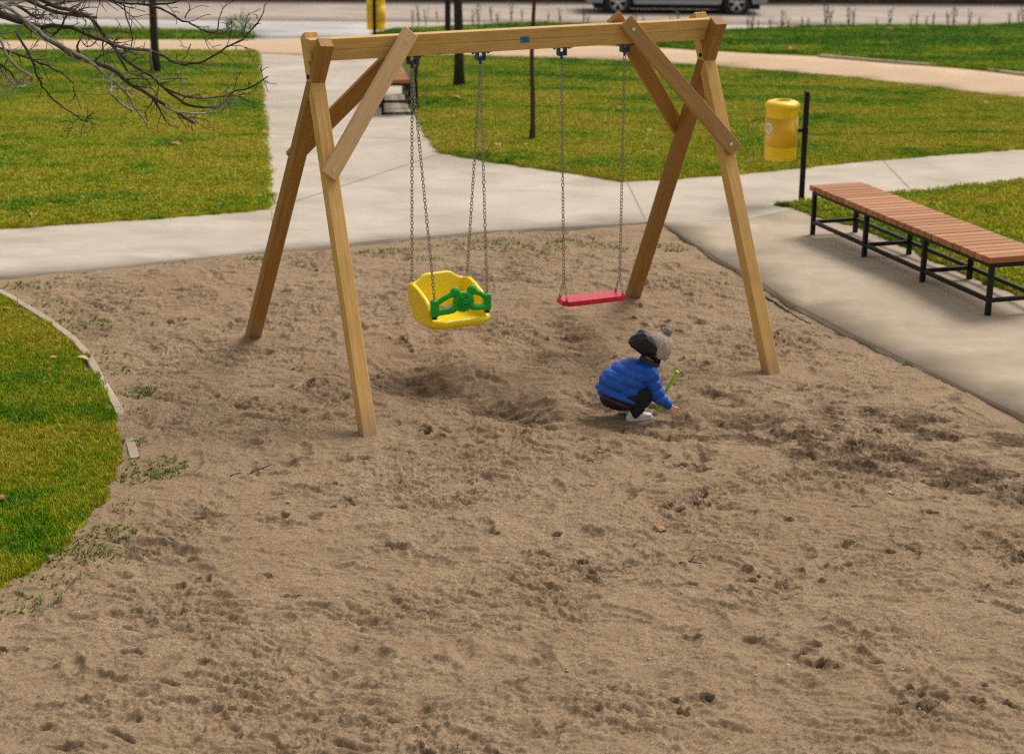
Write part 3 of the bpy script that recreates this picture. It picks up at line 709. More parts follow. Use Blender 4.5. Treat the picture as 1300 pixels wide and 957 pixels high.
# ---------------------------------------------------------------- yellow baby seat
def baby_seat():
    # local frame: x along the beam, -y towards the camera (front of the seat), z up
    base = sw((.83+1.373)/2-.02, 0, .385); r = empty('baby_swing', base, YAW+R(4))
    tag(r, 'yellow plastic baby swing seat with a green front bar hanging on four chains', 'swing')
    W2 = .238; fy, by = -.185, .14
    # moulded shell: bottom pan + back + curved sides, as a thick surface on a grid
    def prism(pts, t0, t1, plane):          # outline extruded; plane 'xz' (along y) or 'yz' (along x)
        b = bmesh.new(); mk = (lambda p, t: (p[0], t+p[1]*.22, p[1])) if plane == 'xz' else (lambda p, t: (t, p[0], p[1]))
        A = [b.verts.new(mk(p, t0)) for p in pts]; C = [b.verts.new(mk(p, t1)) for p in pts]; b.faces.new(A); b.faces.new(C[::-1])
        for i in range(len(pts)): b.faces.new((A[i], C[i], C[(i+1) % len(pts)], A[(i+1) % len(pts)]))
        bmesh.ops.recalc_face_normals(b, faces=b.faces[:]); return b
    def shell():
        bm = bmesh.new(); W = W2
        back = [(-W, .17), (-W*.93, .205), (-W*.74, .215), (-W*.60, .232), (-W*.50, .252), (-W*.36, .262), (W*.36, .262), (W*.50, .252), (W*.60, .232), (W*.74, .215), (W*.93, .205), (W, .17), (W, .10), (W*.9, .05), (W*.7, .02), (-W*.7, .02), (-W*.9, .05), (-W, .10)]
        add(bm, prism(back, by-.03, by+.008, 'xz'))
        for sx in (-1, 1):
            side = [(by+.045, .195), (by+.01, .215), (by-.05, .218), (by-.13, .20), (fy+.09, .165), (fy+.045, .135), (fy+.01, .09), (fy-.01, .035), (fy+.0, .0), (fy+.05, -.03), (by-.12, -.032), (by-.05, -.012), (by+.0, .035), (by+.03, .09)]
            add(bm, prism(side, sx*(W-.034), sx*(W+.004), 'yz'))
        # pan: outline seen from above, straight sides, front corners cut
        pan = [(-W*.96, by-.035), (-W, fy+.03), (-W*.90, fy-.015), (-W*.62, fy-.055), (W*.62, fy-.055), (W*.90, fy-.015), (W, fy+.03), (W*.96, by-.035)]
        b = bmesh.new(); A = [b.verts.new((x, y, -.045)) for x, y in pan]; C = [b.verts.new((x, y, .002)) for x, y in pan]; b.faces.new(A[::-1]); b.faces.new(C)
        for i in range(len(pan)): b.faces.new((A[i], A[(i+1) % 8], C[(i+1) % 8], C[i]))
        bmesh.ops.recalc_face_normals(b, faces=b.faces[:]); add(bm, b)
        rim = pan[1:7]; tube(bm, [(x*.99, y+.006, -.008) for x, y in rim], .030, 10)
        return remeshed(bm, .007, 12)
    mesh_obj('seat_shell', shell(), M['yellow'], r, smooth=True, local=True)
    # green bar: two end sockets, upper and lower arms, centre medallion with two round ears
    b = bmesh.new(); gy = fy-.035
    for sx in (-1, 1):
        add(b, box_bm(sx*.207-.029, sx*.207+.029, gy-.022, gy+.03, 0, .125, .012, 2))
        for i in range(13):
            t = i/12; x = sx*(.19-.115*t); blob(b, (x, gy-.035*math.sin(t*1.5), .100+.060*math.sin(t*1.5)), (.02, .019, .021))
            blob(b, (x, gy-.035*math.sin(t*1.5), .028+.018*t), (.02, .019, .025))
        blob(b, (sx*.066, gy-.035, .178), (.04, .022, .036))
    c = lathe([(0, -.026), (.07, -.024), (.083, -.01), (.083, .01), (.07, .02), (0, .02)], 32); c.transform(Matrix.Translation((0, gy-.035, .098)) @ Matrix.Rotation(R(90), 4, 'X') @ Matrix.Diagonal((1.0, .92, 1, 1))); add(b, c)
    b.transform(Matrix.Translation((0, 0, .055))); g = remeshed(b, .0055, 3); bar = mesh_obj('safety_bar', g, M['green'], r, smooth=True, local=True)
    b = bmesh.new()
    for rr_, zz, yy in ((.036, .115, gy-.062), (.018, .115, gy-.068)):
        tube(b, [(rr_*math.cos(t)*1.1, yy, zz+rr_*math.sin(t)*.85) for t in [2*math.pi*k/20 for k in range(20)]], .005, 6, closed=True)
    for sx in (-1, 1):
        blob(b, (sx*.026, gy-.062, .168), (.009, .006, .011)); tube(b, [(sx*.07+.018*math.cos(t), gy-.053, .207+.018*math.sin(t)) for t in [2*math.pi*k/12 for k in range(12)]], .004, 5, closed=True)
        tube(b, [(sx*(.045+.02*k), gy-.060+.004*k, .10-.012*k) for k in range(3)], .004, 5)
    b.transform(Matrix.Translation((0, 0, .023))); mesh_obj('relief', b, M['green'], bar, smooth=True, local=True)
    b = bmesh.new()
    for sx in (-1, 1):
        b = bmesh.new(); cyl(b, (sx*.207, gy+.004, .057), (sx*.207, gy+.004, .038), .019, 12); mesh_obj('rubber_stop', b, M['rubber'], bar, local=True)
    Mr = absm(r)
    for sx, Ht in ((-1, H1), (1, H2)):
        for (lx, ly, lz) in ((sx*.207, gy+.004, .175), (sx*.222, by-.005, .235)):
            q = Mr @ Vector((lx, ly, lz)); bm = chain_bm(Ht, q); ring(bm, q, .013, .003, (0, 1, 0)); mesh_obj('chain', bm, M['zinc'], r)
baby_seat()
def flat_seat():
    base = sw((2.021+2.452)/2, 0, .37); r = empty('flat_swing', base, YAW+R(0)); tag(r, 'flat red plastic swing seat hanging on two chains', 'swing')
    b = box_bm(-.262, .262, -.09, .09, -.019, .019)
    for v in b.verts:
        if abs(v.co.x) > .2: pass
    bmesh.ops.bevel(b, geom=[e for e in b.edges if abs(e.verts[0].co.z-e.verts[1].co.z) > .01], offset=.03, segments=5, affect='EDGES'); bmesh.ops.bevel(b, geom=b.edges[:], offset=.006, segments=2, affect='EDGES')
    mesh_obj('seat', b, M['red'], r, smooth=False, local=True)
    Mr = absm(r)
    for sx, Ht in ((-1, H3), (1, H4)):
        top = Mr @ Vector((sx*.232, 0, .165)); bm = chain_bm(Ht, top)
        for sy in (-1, 1):
            q = Mr @ Vector((sx*.232, sy*.058, .027)); add(bm, chain_bm(top, q)); ring(bm, q, .014, .003, (1, 0, 0)); cyl(bm, q-Vector((0, 0, .012)), q+Vector((0, 0, .004)), .010, 8)
        mesh_obj('chain', bm, M['zinc'], r)
flat_seat()

# ---------------------------------------------------------------- benches
def make_bench(p_first, p_last, zb, wdt, label, nlegs=4, ground_bar=False, hgt=.485, slatmat=None, tail=0.10, name='slat_bench'):
    a, b = Vector(p_first), Vector(p_last); u = (b-a); L = u.length; u.normalize(); n = Vector((-u.y, u.x, 0))  # n = to the back row
    r = empty(name, ((a+b)/2+n*wdt/2).to_tuple(), 0); tag(r, label, 'bench')
    def P(s, t, z): return a+u*s+n*t+Vector((0, 0, z))
    tb = .04; drop = (b.z-a.z)/L
    def bar(name, p, q, w, parent=r):
        m = frame(p, q, Vector((0, 0, 1)) if abs((q-p).normalized().z) < .9 else n); return mesh_obj(name, box_bm(-w/2, w/2, -w/2, w/2, 0, (q-p).length, .003), M['black_metal'], parent, m)
    zs = hgt-.042
    for i in range(nlegs):
        s = L*i/(nlegs-1)
        for t in (0, wdt): bar('leg', P(s, t, -.01), P(s, t, zs-.035), tb)
        sg = 1 if wdt > 0 else -1
        if not ground_bar or i == 0: bar('crossbar', P(s, sg*.02, .135+.05*ground_bar), P(s, wdt-sg*.02, .135+.05*ground_bar), tb*.85)
        if ground_bar and i == 0: bar('crossbar', P(s, sg*.02, .02), P(s, wdt-sg*.02, .02), tb*.7)
    bm = bmesh.new()
    for t in (0, wdt):
        p, q = P(-.02, t, zs-.018), P(L+.02, t, zs-.018); add(bm, box_bm(-.02, .02, -.018, .018, 0, (q-p).length, .003), frame(p, q, Vector((0, 0, 1))))
    for s in (0, L):
        p, q = P(s, 0, zs-.0185), P(s, wdt, zs-.0185); add(bm, box_bm(-.0195, .0195, -.0175, .0175, 0, (q-p).length), frame(p, q, Vector((0, 0, 1))))
    mesh_obj('seat_frame', bm, M['black_metal'], r)
    for t in (0, wdt): bar('stretcher', P(0, t, .137), P(L, t, .137), tb*.84)
    bm = bmesh.new(); pitch = .118; N = int(round((L+2*.035)/pitch)); pitch = (L+.07)/N
    for i in range(N):
        s = -.035+pitch*(i+.5); h = random.uniform(-.0012, .0012); e = random.uniform(-.003, .003)
        bx_ = box_bm(-pitch/2+.0085, pitch/2-.0085, -.045+e, wdt+.045+e, zs+.0005+h, zs+.05+h, .003); 
        m = Matrix((u, n, Vector((0, 0, 1)))).transposed().to_4x4(); m.translation = a+u*s; add(bm, bx_, m)
    return r, bm
def slat_mat():
    t = NT('slat wood'); v = t.coord('World', (1, 1, 1)); g = t.noise(t.coord('Object', (1, 1, 1)), 9, 4); ge = t.n('ShaderNodeNewGeometry')
    c = t.ramp(ge.outputs['Random Per Island'], [(0, (.33, .125, .038)), (.5, (.43, .175, .055)), (1, (.53, .24, .085))])
    f = t.noise(v, 30, 5, .7); c = t.mix(t.rng(f, .35, .65, 0, .35), c, (.30, .115, .04))
    return t.fin(c, .55, t.bump(f, .2, .002), spec=.35)
M['slat'] = slat_mat()
bf, bl = survey(1031.4, 299.3), survey(1253.6, 402)
r_, bm_ = make_bench((bf[0], bf[1], float(T(bf[1]))), (bl[0], bl[1], 0), 0, .45, 'long backless bench with reddish wooden slats on black metal legs, on the right')
bpy.data.objects.remove(r_, do_unlink=True) if False else None
mesh_obj('seat', bm_, M['slat'], r_)
p1 = survey(486, 146); p2 = survey(526, 146); q1 = survey(505, 95); q2 = survey(533, 155)
dv = Vector((q1[0]-q2[0], q1[1]-q2[1], 0)).normalized(); e = Vector((p1[0], p1[1], 0))+dv*2.4
r_, bm_ = make_bench((p1[0]+.0, p1[1], float(T(p1[1]))), (e.x, e.y, float(T(e.y))), 0, -.42, 'small blurred slat bench at the edge of the walkway, seen end-on behind the swing brace', 4, True)
mesh_obj('seat', bm_, M['slat'], r_)

# ---------------------------------------------------------------- litter bins
def litter_bin(base, off, label, emblem=True, h=1.17):
    bz = float(T(base[1])); r = empty('litter_bin', (base[0], base[1], bz)); tag(r, label, 'litter bin')
    b = bmesh.new(); cyl(b, (0, 0, .0), (0, 0, h), .03, 20); mesh_obj('post', b, M['black_metal'], r, smooth=False, local=True)
    b = lathe([(0, h+.012), (.02, h+.012), (.032, h+.004), (.032, h-.01)], 16); mesh_obj('post_cap', b, M['black_metal'], r, local=True)
    b = box_bm(-.075, .075, -.075, .075, .0, .008, .002)
    for sx in (-1, 1):
        for sy in (-1, 1): cyl(b, (sx*.055, sy*.055, .006), (sx*.055, sy*.055, .02), .009, 6)
    mesh_obj('base_plate', b, M['zinc'], r, local=True)
    ox, oy = off; z0, z1 = .47, 1.06
    c = lathe([(0, z0), (.155, z0), (.165, z0+.01), (.166, z0+.03), (.168, z1-.05), (.168, z1-.045)], 48); c.transform(Matrix.Translation((ox, oy, 0))); body = mesh_obj('bin_body', c, M['bin_yellow'], r, smooth=True, local=True)
    c = lathe([(.168, z1-.055), (.179, z1-.055), (.181, z1-.03), (.176, z1-.012), (.15, z1+.01), (.095, z1+.022), (.082, z1+.022), (.078, z1+.01), (.078, z1-.03)], 48); c.transform(Matrix.Translation((ox, oy, 0))); lid = mesh_obj('lid', c, M['bin_yellow'], r, smooth=True, local=True)
    c = lathe([(0, z1-.028), (.080, z1-.028)], 32); c.transform(Matrix.Translation((ox, oy, 0))); mesh_obj('opening', c, M['dark_hole'], lid, local=True)  # flat dark disc across the mouth, painted as the shaded hollow
    c = lathe([(.1685, z0+.14), (.1700, z0+.14), (.1705, z1-.15), (.1690, z1-.15)], 48); c.transform(Matrix.Translation((ox, oy, 0))); band = mesh_obj('label_band', c, M['bin_band'], body, smooth=True, local=True)
    # bracket arms to the post
    d = Vector((-ox, -oy, 0)); dn = d.normalized(); bm = bmesh.new()
    for z in (z0+.30,):
        m = frame(Vector((ox, oy, z))+dn*.16, Vector((0, 0, z)), (0, 0, 1)); add(bm, box_bm(-.012, .012, -.018, .018, 0, d.length-.16), m)
        cyl(bm, (0, 0, z-.022), (0, 0, z+.022), .036, 16)
    mesh_obj('bracket', bm, M['black_metal'], r, local=True)
    if emblem:          # worn white emblem with lines under it, printed on the curved band
        bm = bmesh.new()
        def patch(a, z, w, hh, n=3):   # angle a (rad) about the bin axis
            vs = []
            for i in range(n+1):
                t = a+(i/n-.5)*w/.172; vs.append((bm.verts.new((ox+.1722*math.cos(t), oy+.1722*math.sin(t), z-hh/2)), bm.verts.new((ox+.1722*math.cos(t), oy+.1722*math.sin(t), z+hh/2))))
            for i in range(n): bm.faces.new((vs[i][0], vs[i+1][0], vs[i+1][1], vs[i][1]))
        a0 = R(212); rr = random.Random(3)
        for k in range(10):
            t = 2*math.pi*k/10; patch(a0+.042*math.cos(t)/.172, z0+.335+.046*math.sin(t), .026, .026, 2)
        for k in range(3): patch(a0+(.012-.012*k)/.172, z0+.350-.018*k, .034, .013, 2)
        patch(a0, z0+.285, .008, .04, 1); patch(a0, z0+.245, .075, .011, 3); patch(a0, z0+.224, .055, .008, 3)
        mesh_obj('emblem', bm, M['white'], band, local=True)
    return r
bb = survey(1017, 258); litter_bin(bb, (-.245, .02), 'yellow cylindrical litter bin on a black post beside the long bench', True)
bb = survey(476, 73); litter_bin(bb, (.01, .25), 'yellow litter bin behind its black post beside the road, its top cut off', False, 1.25)

# ---------------------------------------------------------------- lamp post
lp = survey(568.5, 61); lz = float(T(lp[1]))
r = empty('lamp_post', (lp[0], lp[1], lz)); tag(r, 'slim dark metal lamp post beside the thick tree trunk', 'lamp post')
b = bmesh.new(); tube(b, [(0, 0, -.05), (0, 0, .9), (0, 0, .92), (0, 0, 4.4)], [.055, .055, .042, .034], 16); mesh_obj('pole', b, M['black_metal'], r, local=True)
b = lathe([(.04, 4.35), (.05, 4.42), (.2, 4.55), (.22, 4.62), (.12, 4.72), (0, 4.74)], 24); mesh_obj('lamp_head', b, M['black_metal'], r, smooth=True, local=True)
b = lathe([(0, 4.50), (.14, 4.512), (.19, 4.54)], 24); mesh_obj('diffuser', b, M['white'], r, smooth=True, local=True)

# ---------------------------------------------------------------- trees
def grow(bm, p, d, L, r, depth, rr, droop=0, n=7, kids=(3, 5), sides=6, wob=.16, minr=.0022):
    pts = [Vector(p)]; rad = [r]; d = Vector(d).normalized(); seg = L/n
    for i in range(n):
        d = (d+Vector((rr.gauss(0, wob), rr.gauss(0, wob), rr.gauss(0, wob)+droop))).normalized(); pts.append(pts[-1]+d*seg); rad.append(max(minr, r*(1-.8*(i+1)/n)))
    tube(bm, pts, rad, sides)
    if depth > 0:
        for _ in range(rr.randint(*kids)):
            i = rr.randint(max(1, n//4), n-1); t = (pts[i+1]-pts[i]).normalized(); o = Vector((rr.gauss(0, 1), rr.gauss(0, 1), rr.gauss(0, 1))); o = (o-t*o.dot(t)).normalized()
            grow(bm, pts[i], t*.75+o*.75, L*rr.uniform(.35, .65), rad[i]*.55, depth-1, rr, droop, max(4, n-1), kids, max(4, sides-1), wob, minr)
def park_tree(px, r0, hh, lean, wavy, mat, label, seed, cat='tree', first=2.0):
    b_ = survey(*px); z = float(T(b_[1])); r = empty('bare_tree', (b_[0], b_[1], z)); tag(r, label, cat); rr = random.Random(seed)
    pts = []; rad = []
    for i in range(15):
        t = i/14; pts.append((lean[0]*t*hh+wavy*math.sin(t*17), lean[1]*t*hh+wavy*math.cos(t*13), -.05+t*hh)); rad.append(r0*(1.35-.35*min(1, t*14))*(1-.72*t))
    b = bmesh.new(); tube(b, pts, rad, 14); mesh_obj('trunk', b, mat, r, smooth=True, local=True)
    b = bmesh.new()
    for k in range(14):
        i = rr.randint(int(14*first/hh), 13); a = rr.uniform(0, 6.28); grow(b, pts[i], (math.cos(a), math.sin(a), rr.uniform(.5, 1.3)), hh*rr.uniform(.2, .36), rad[i]*.5, 2, rr, 0, 7, (2, 4), 5, .12)
    mesh_obj('crown', b, mat, r, smooth=True, local=True)
park_tree((198, 96), .072, 6.0, (.002, 0), .0, M['bark'], 'dark straight tree trunk on the left lawn behind the hanging branches', 1)
park_tree((583, 113), .078, 6.2, (-.012, .0), .004, M['bark'], 'thick dark tree trunk on the lawn behind the middle of the swing beam', 2)
park_tree((675, 182), .033, 4.2, (.0, .0), .012, M['bark_red'], 'slender reddish young tree standing on the lawn behind the swings', 3)
# short dark sapling at the edge of the walkway
sp = survey(529, 142); r = empty('sapling', (sp[0], sp[1], float(T(sp[1])))); tag(r, 'short thin dark sapling leaning over the small bench at the lawn edge', 'sapling')
b = bmesh.new(); tube(b, [(0, 0, -.02), (-.003, 0, .3), (-.012, 0, .5), (.02, 0, .7), (.055, 0, .85), (.085, 0, .93)], [.024, .022, .021, .019, .014, .008], 10); mesh_obj('stem', b, M['bark'], r, smooth=True, local=True)
b = bmesh.new(); tube(b, [(-.01, .01, .45), (-.03, 0, .62), (-.01, 0, .84)], [.012, .010, .006], 8); mesh_obj('side_shoot', b, M['bark_red'], r, smooth=True, local=True)

# ---------------------------------------------------------------- bare tree whose branches hang in at the upper left
def near_tree():
    D = 8.6; base = Vector((-5.3, 9.4, 0)); r = empty('bare_tree', base); tag(r, 'leafless tree whose tangled bare branches hang into the upper left corner', 'tree')
    b = bmesh.new(); crotch = Vector((-4.75, 9.0, 3.75)); tube(b, [base+Vector((0, 0, -.1)), base+Vector((.05, 0, 1)), base+Vector((.2, -.1, 2.4)), crotch, crotch+Vector((-.2, .2, 1.4)), crotch+Vector((-.1, .5, 2.8))], [.26, .19, .165, .15, .1, .03], 14)
    mesh_obj('trunk', b, M['bark_grey'], r, smooth=True)
    B = [  # pixels, base radius, tip radius, depth offset, pale, linked to the trunk
        ([(-60, -8), (0, 18), (31, 29), (60, 50), (105, 76), (139, 86), (167, 107), (209, 133), (247, 157)], .021, .0045, 0, 0, 1),
        ([(-50, -25), (0, 4), (39, 31), (63, 50), (89, 65), (112, 77), (136, 97), (157, 115), (173, 139), (187, 158)], .0085, .0035, -.3, 1, 1),
        ([(31, 29), (44, 34), (78, 34), (110, 43), (141, 56), (167, 63), (191, 65), (217, 77), (235, 82), (261, 77), (288, 60), (309, 50)], .009, .0028, .1, 0, 0),
        ([(-30, -45), (10, -30), (52, 0), (86, 13), (112, 21), (131, 44), (146, 63), (167, 81), (193, 97), (209, 112), (235, 123), (261, 124), (290, 122)], .012, .003, .35, 0, 1),
        ([(209, 112), (235, 131), (256, 136), (282, 133), (295, 118), (316, 112), (340, 97)], .006, .0025, .35, 0, 0),
        ([(209, 133), (225, 142), (251, 144), (277, 141), (290, 131), (296, 120)], .0055, .002, 0, 1, 0),
        ([(90, -30), (120, -10), (139, 0), (157, 4), (183, 6.5), (209, 5), (235, -2)], .008, .003, .6, 0, 0),
        ([(183, 6), (204, 11), (225, 23), (243, 31), (261, 40), (279, 42), (298, 39)], .005, .0022, .6, 0, 0),
        ([(288, 60), (309, 50), (318, 38), (331, 22), (338, 3)], .0032, .0018, .1, 0, 0),
        ([(168, 141), (159, 135), (146, 125), (141, 117), (143, 111), (150, 111), (160, 116)], .0048, .0042, -.3, 1, 0),
        ([(-20, 30), (0, 52), (10, 73), (26, 89), (40, 97), (38, 106), (28, 110), (17, 107), (5, 92)], .006, .003, -.5, 1, 0),
        ([(20, 40), (42, 78), (47, 97), (58, 115), (73, 131), (90, 143), (104, 152), (112, 155)], .005, .0022, -.2, 0, 0),
        ([(-40, 40), (0, 62), (30, 72), (62, 84), (80, 94), (92, 106), (94, 117)], .006, .0025, .5, 0, 0),
        ([(-20, 70), (8, 88), (20, 102), (24, 109)], .005, .0025, .5, 0, 0),
        ([(-60, -50), (-10, -18), (30, -2), (66, 14), (100, 20), (122, 22)], .013, .006, .8, 0, 1),
        ([(-60, 0), (-10, 8), (20, 6), (48, 24), (60, 12)], .010, .003, .9, 0, 0),
        ([(60, 50), (78, 34), (84, 22), (100, 6), (106, -12)], .005, .003, 0, 0, 0),
        ([(105, 76), (98, 60), (106, 42), (108, 26)], .005, .002, 0, 0, 0),
        ([(146, 63), (162, 90), (183, 99), (192, 110), (200, 126)], .0045, .002, .35, 0, 0),
        ([(191, 65), (194, 88), (205, 99), (238, 100)], .004, .003, .1, 1, 0),
        ([(226, 97), (228, 84), (236, 72), (241, 58)], .0035, .002, .1, 1, 0),
        ([(112, 21), (120, 33), (124, 50), (110, 60), (100, 44)], .004, .002, .4, 0, 0),
        ([(157, 4), (160, 22), (168, 44), (166, 62)], .0035, .002, .6, 0, 0),
        ([(235, 23), (241, 10), (236, -6)], .003, .002, .6, 1, 0),
        ([(276, 42), (278, 28), (283, 10)], .003, .0018, .6, 0, 0),
    ]
    rr = random.Random(21)
    for q_ in B: pass
    for k, (px, r0, r1, dz, pale, lk) in enumerate(B):
        n = len(px); P = [at_y(x, y, D+dz+.25*math.sin(i*.9+k)*min(1, i/3)) for i, (x, y) in enumerate(px)]
        if lk: P = [crotch, crotch.lerp(P[0], .5)+Vector((0, 0, .22))]+P
        # smooth the line
        Q = [P[0]]
        for i in range(len(P)-1):
            a = P[max(i-1, 0)]; b_ = P[i]; c = P[i+1]; d = P[min(i+2, len(P)-1)]
            for s_ in (1/3, 2/3, 1):
                Q.append(.5*((2*b_)+(c-a)*s_+(2*a-5*b_+4*c-d)*s_**2+(3*b_-a-3*c+d)*s_**3)+Vector((rr.gauss(0, .0025), 0, rr.gauss(0, .0025))))
        m = len(Q); rad = [1.3*max(r1, r0+(r1-r0)*(i/(m-1))**.8)*(1+rr.uniform(-.12, .12)) for i in range(m)]
        if lk: rad[0] *= 2.2; rad[1] *= 2; rad[2] *= 1.8
        b = bmesh.new(); tube(b, Q, rad, 7)
        s0 = 8 if lk else 2
        for _ in range(int((m-s0)*((.62 if k in (0, 3, 6, 14, 15) else .42) if k < 16 else .25))):
            i = rr.randint(s0, m-2); t = (Q[i+1]-Q[i]).normalized(); o = Vector((rr.gauss(0, 1), rr.gauss(0, .7), rr.gauss(0, 1))); o = (o-t*o.dot(t)).normalized()
            edge = (Q[i].x+Q[i].z*.0)
            grow(b, Q[i], t*.8+o*.7, rr.uniform(.08, .30)*((1.15 if Q[i].z > 3.05 else .6) if Q[i].x < -1.9 else .55), min(rad[i]*.55, .0055), 1 if rr.random() < .75 else 0, rr, -.01, 6, (2, 4), 4, .16, .0017)
        mesh_obj('branch', b, M['bark_pale' if pale else 'bark_grey'], r, smooth=True)
    b = bmesh.new()
    for k in range(7):
        a = rr.uniform(1.6, 4.9); grow(b, crotch+Vector((-.15, .2, rr.uniform(.3, 1.6))), (math.cos(a), math.sin(a), .8), 2.2, .05, 3, rr, 0, 8, (3, 4), 6, .13)
    mesh_obj('crown', b, M['bark_grey'], r, smooth=True)
near_tree()

# ---------------------------------------------------------------- wall beyond the road
wl, wr = survey(-900, -4), survey(2200, 10); a = Vector((wl[0], wl[1], 0)); b_ = Vector((wr[0], wr[1], 0)); L = (b_-a).length; an = math.atan2((b_-a).y, (b_-a).x)
zw = min(float(T(a.y)), float(T(b_.y)))
r = empty('boundary_wall', (a.x, a.y, zw), an); tag(r, 'dark brown stone wall along the far side of the road', 'wall')
bm = bmesh.new(); k = int(L/.6); grid = []
for j, z in enumerate((-.4, 0, .35, .7, 1.05, 1.5)):
    grid.append([bm.verts.new((L*i/k, .05*float(perlin(i*.7, z*2.2, 3)), z)) for i in range(k+1)])
for j in range(5):
    for i in range(k): bm.faces.new((grid[j][i], grid[j][i+1], grid[j+1][i+1], grid[j+1][i]))
add(bm, box_bm(0, L, .08, .45, -.4, 1.49)); mesh_obj('wall_face', bm, M['wall'], r, local=True)
mesh_obj('coping', box_bm(-.05, L+.05, -.1, .5, 1.5, 1.6, .02), M['kerb'], r, local=True)

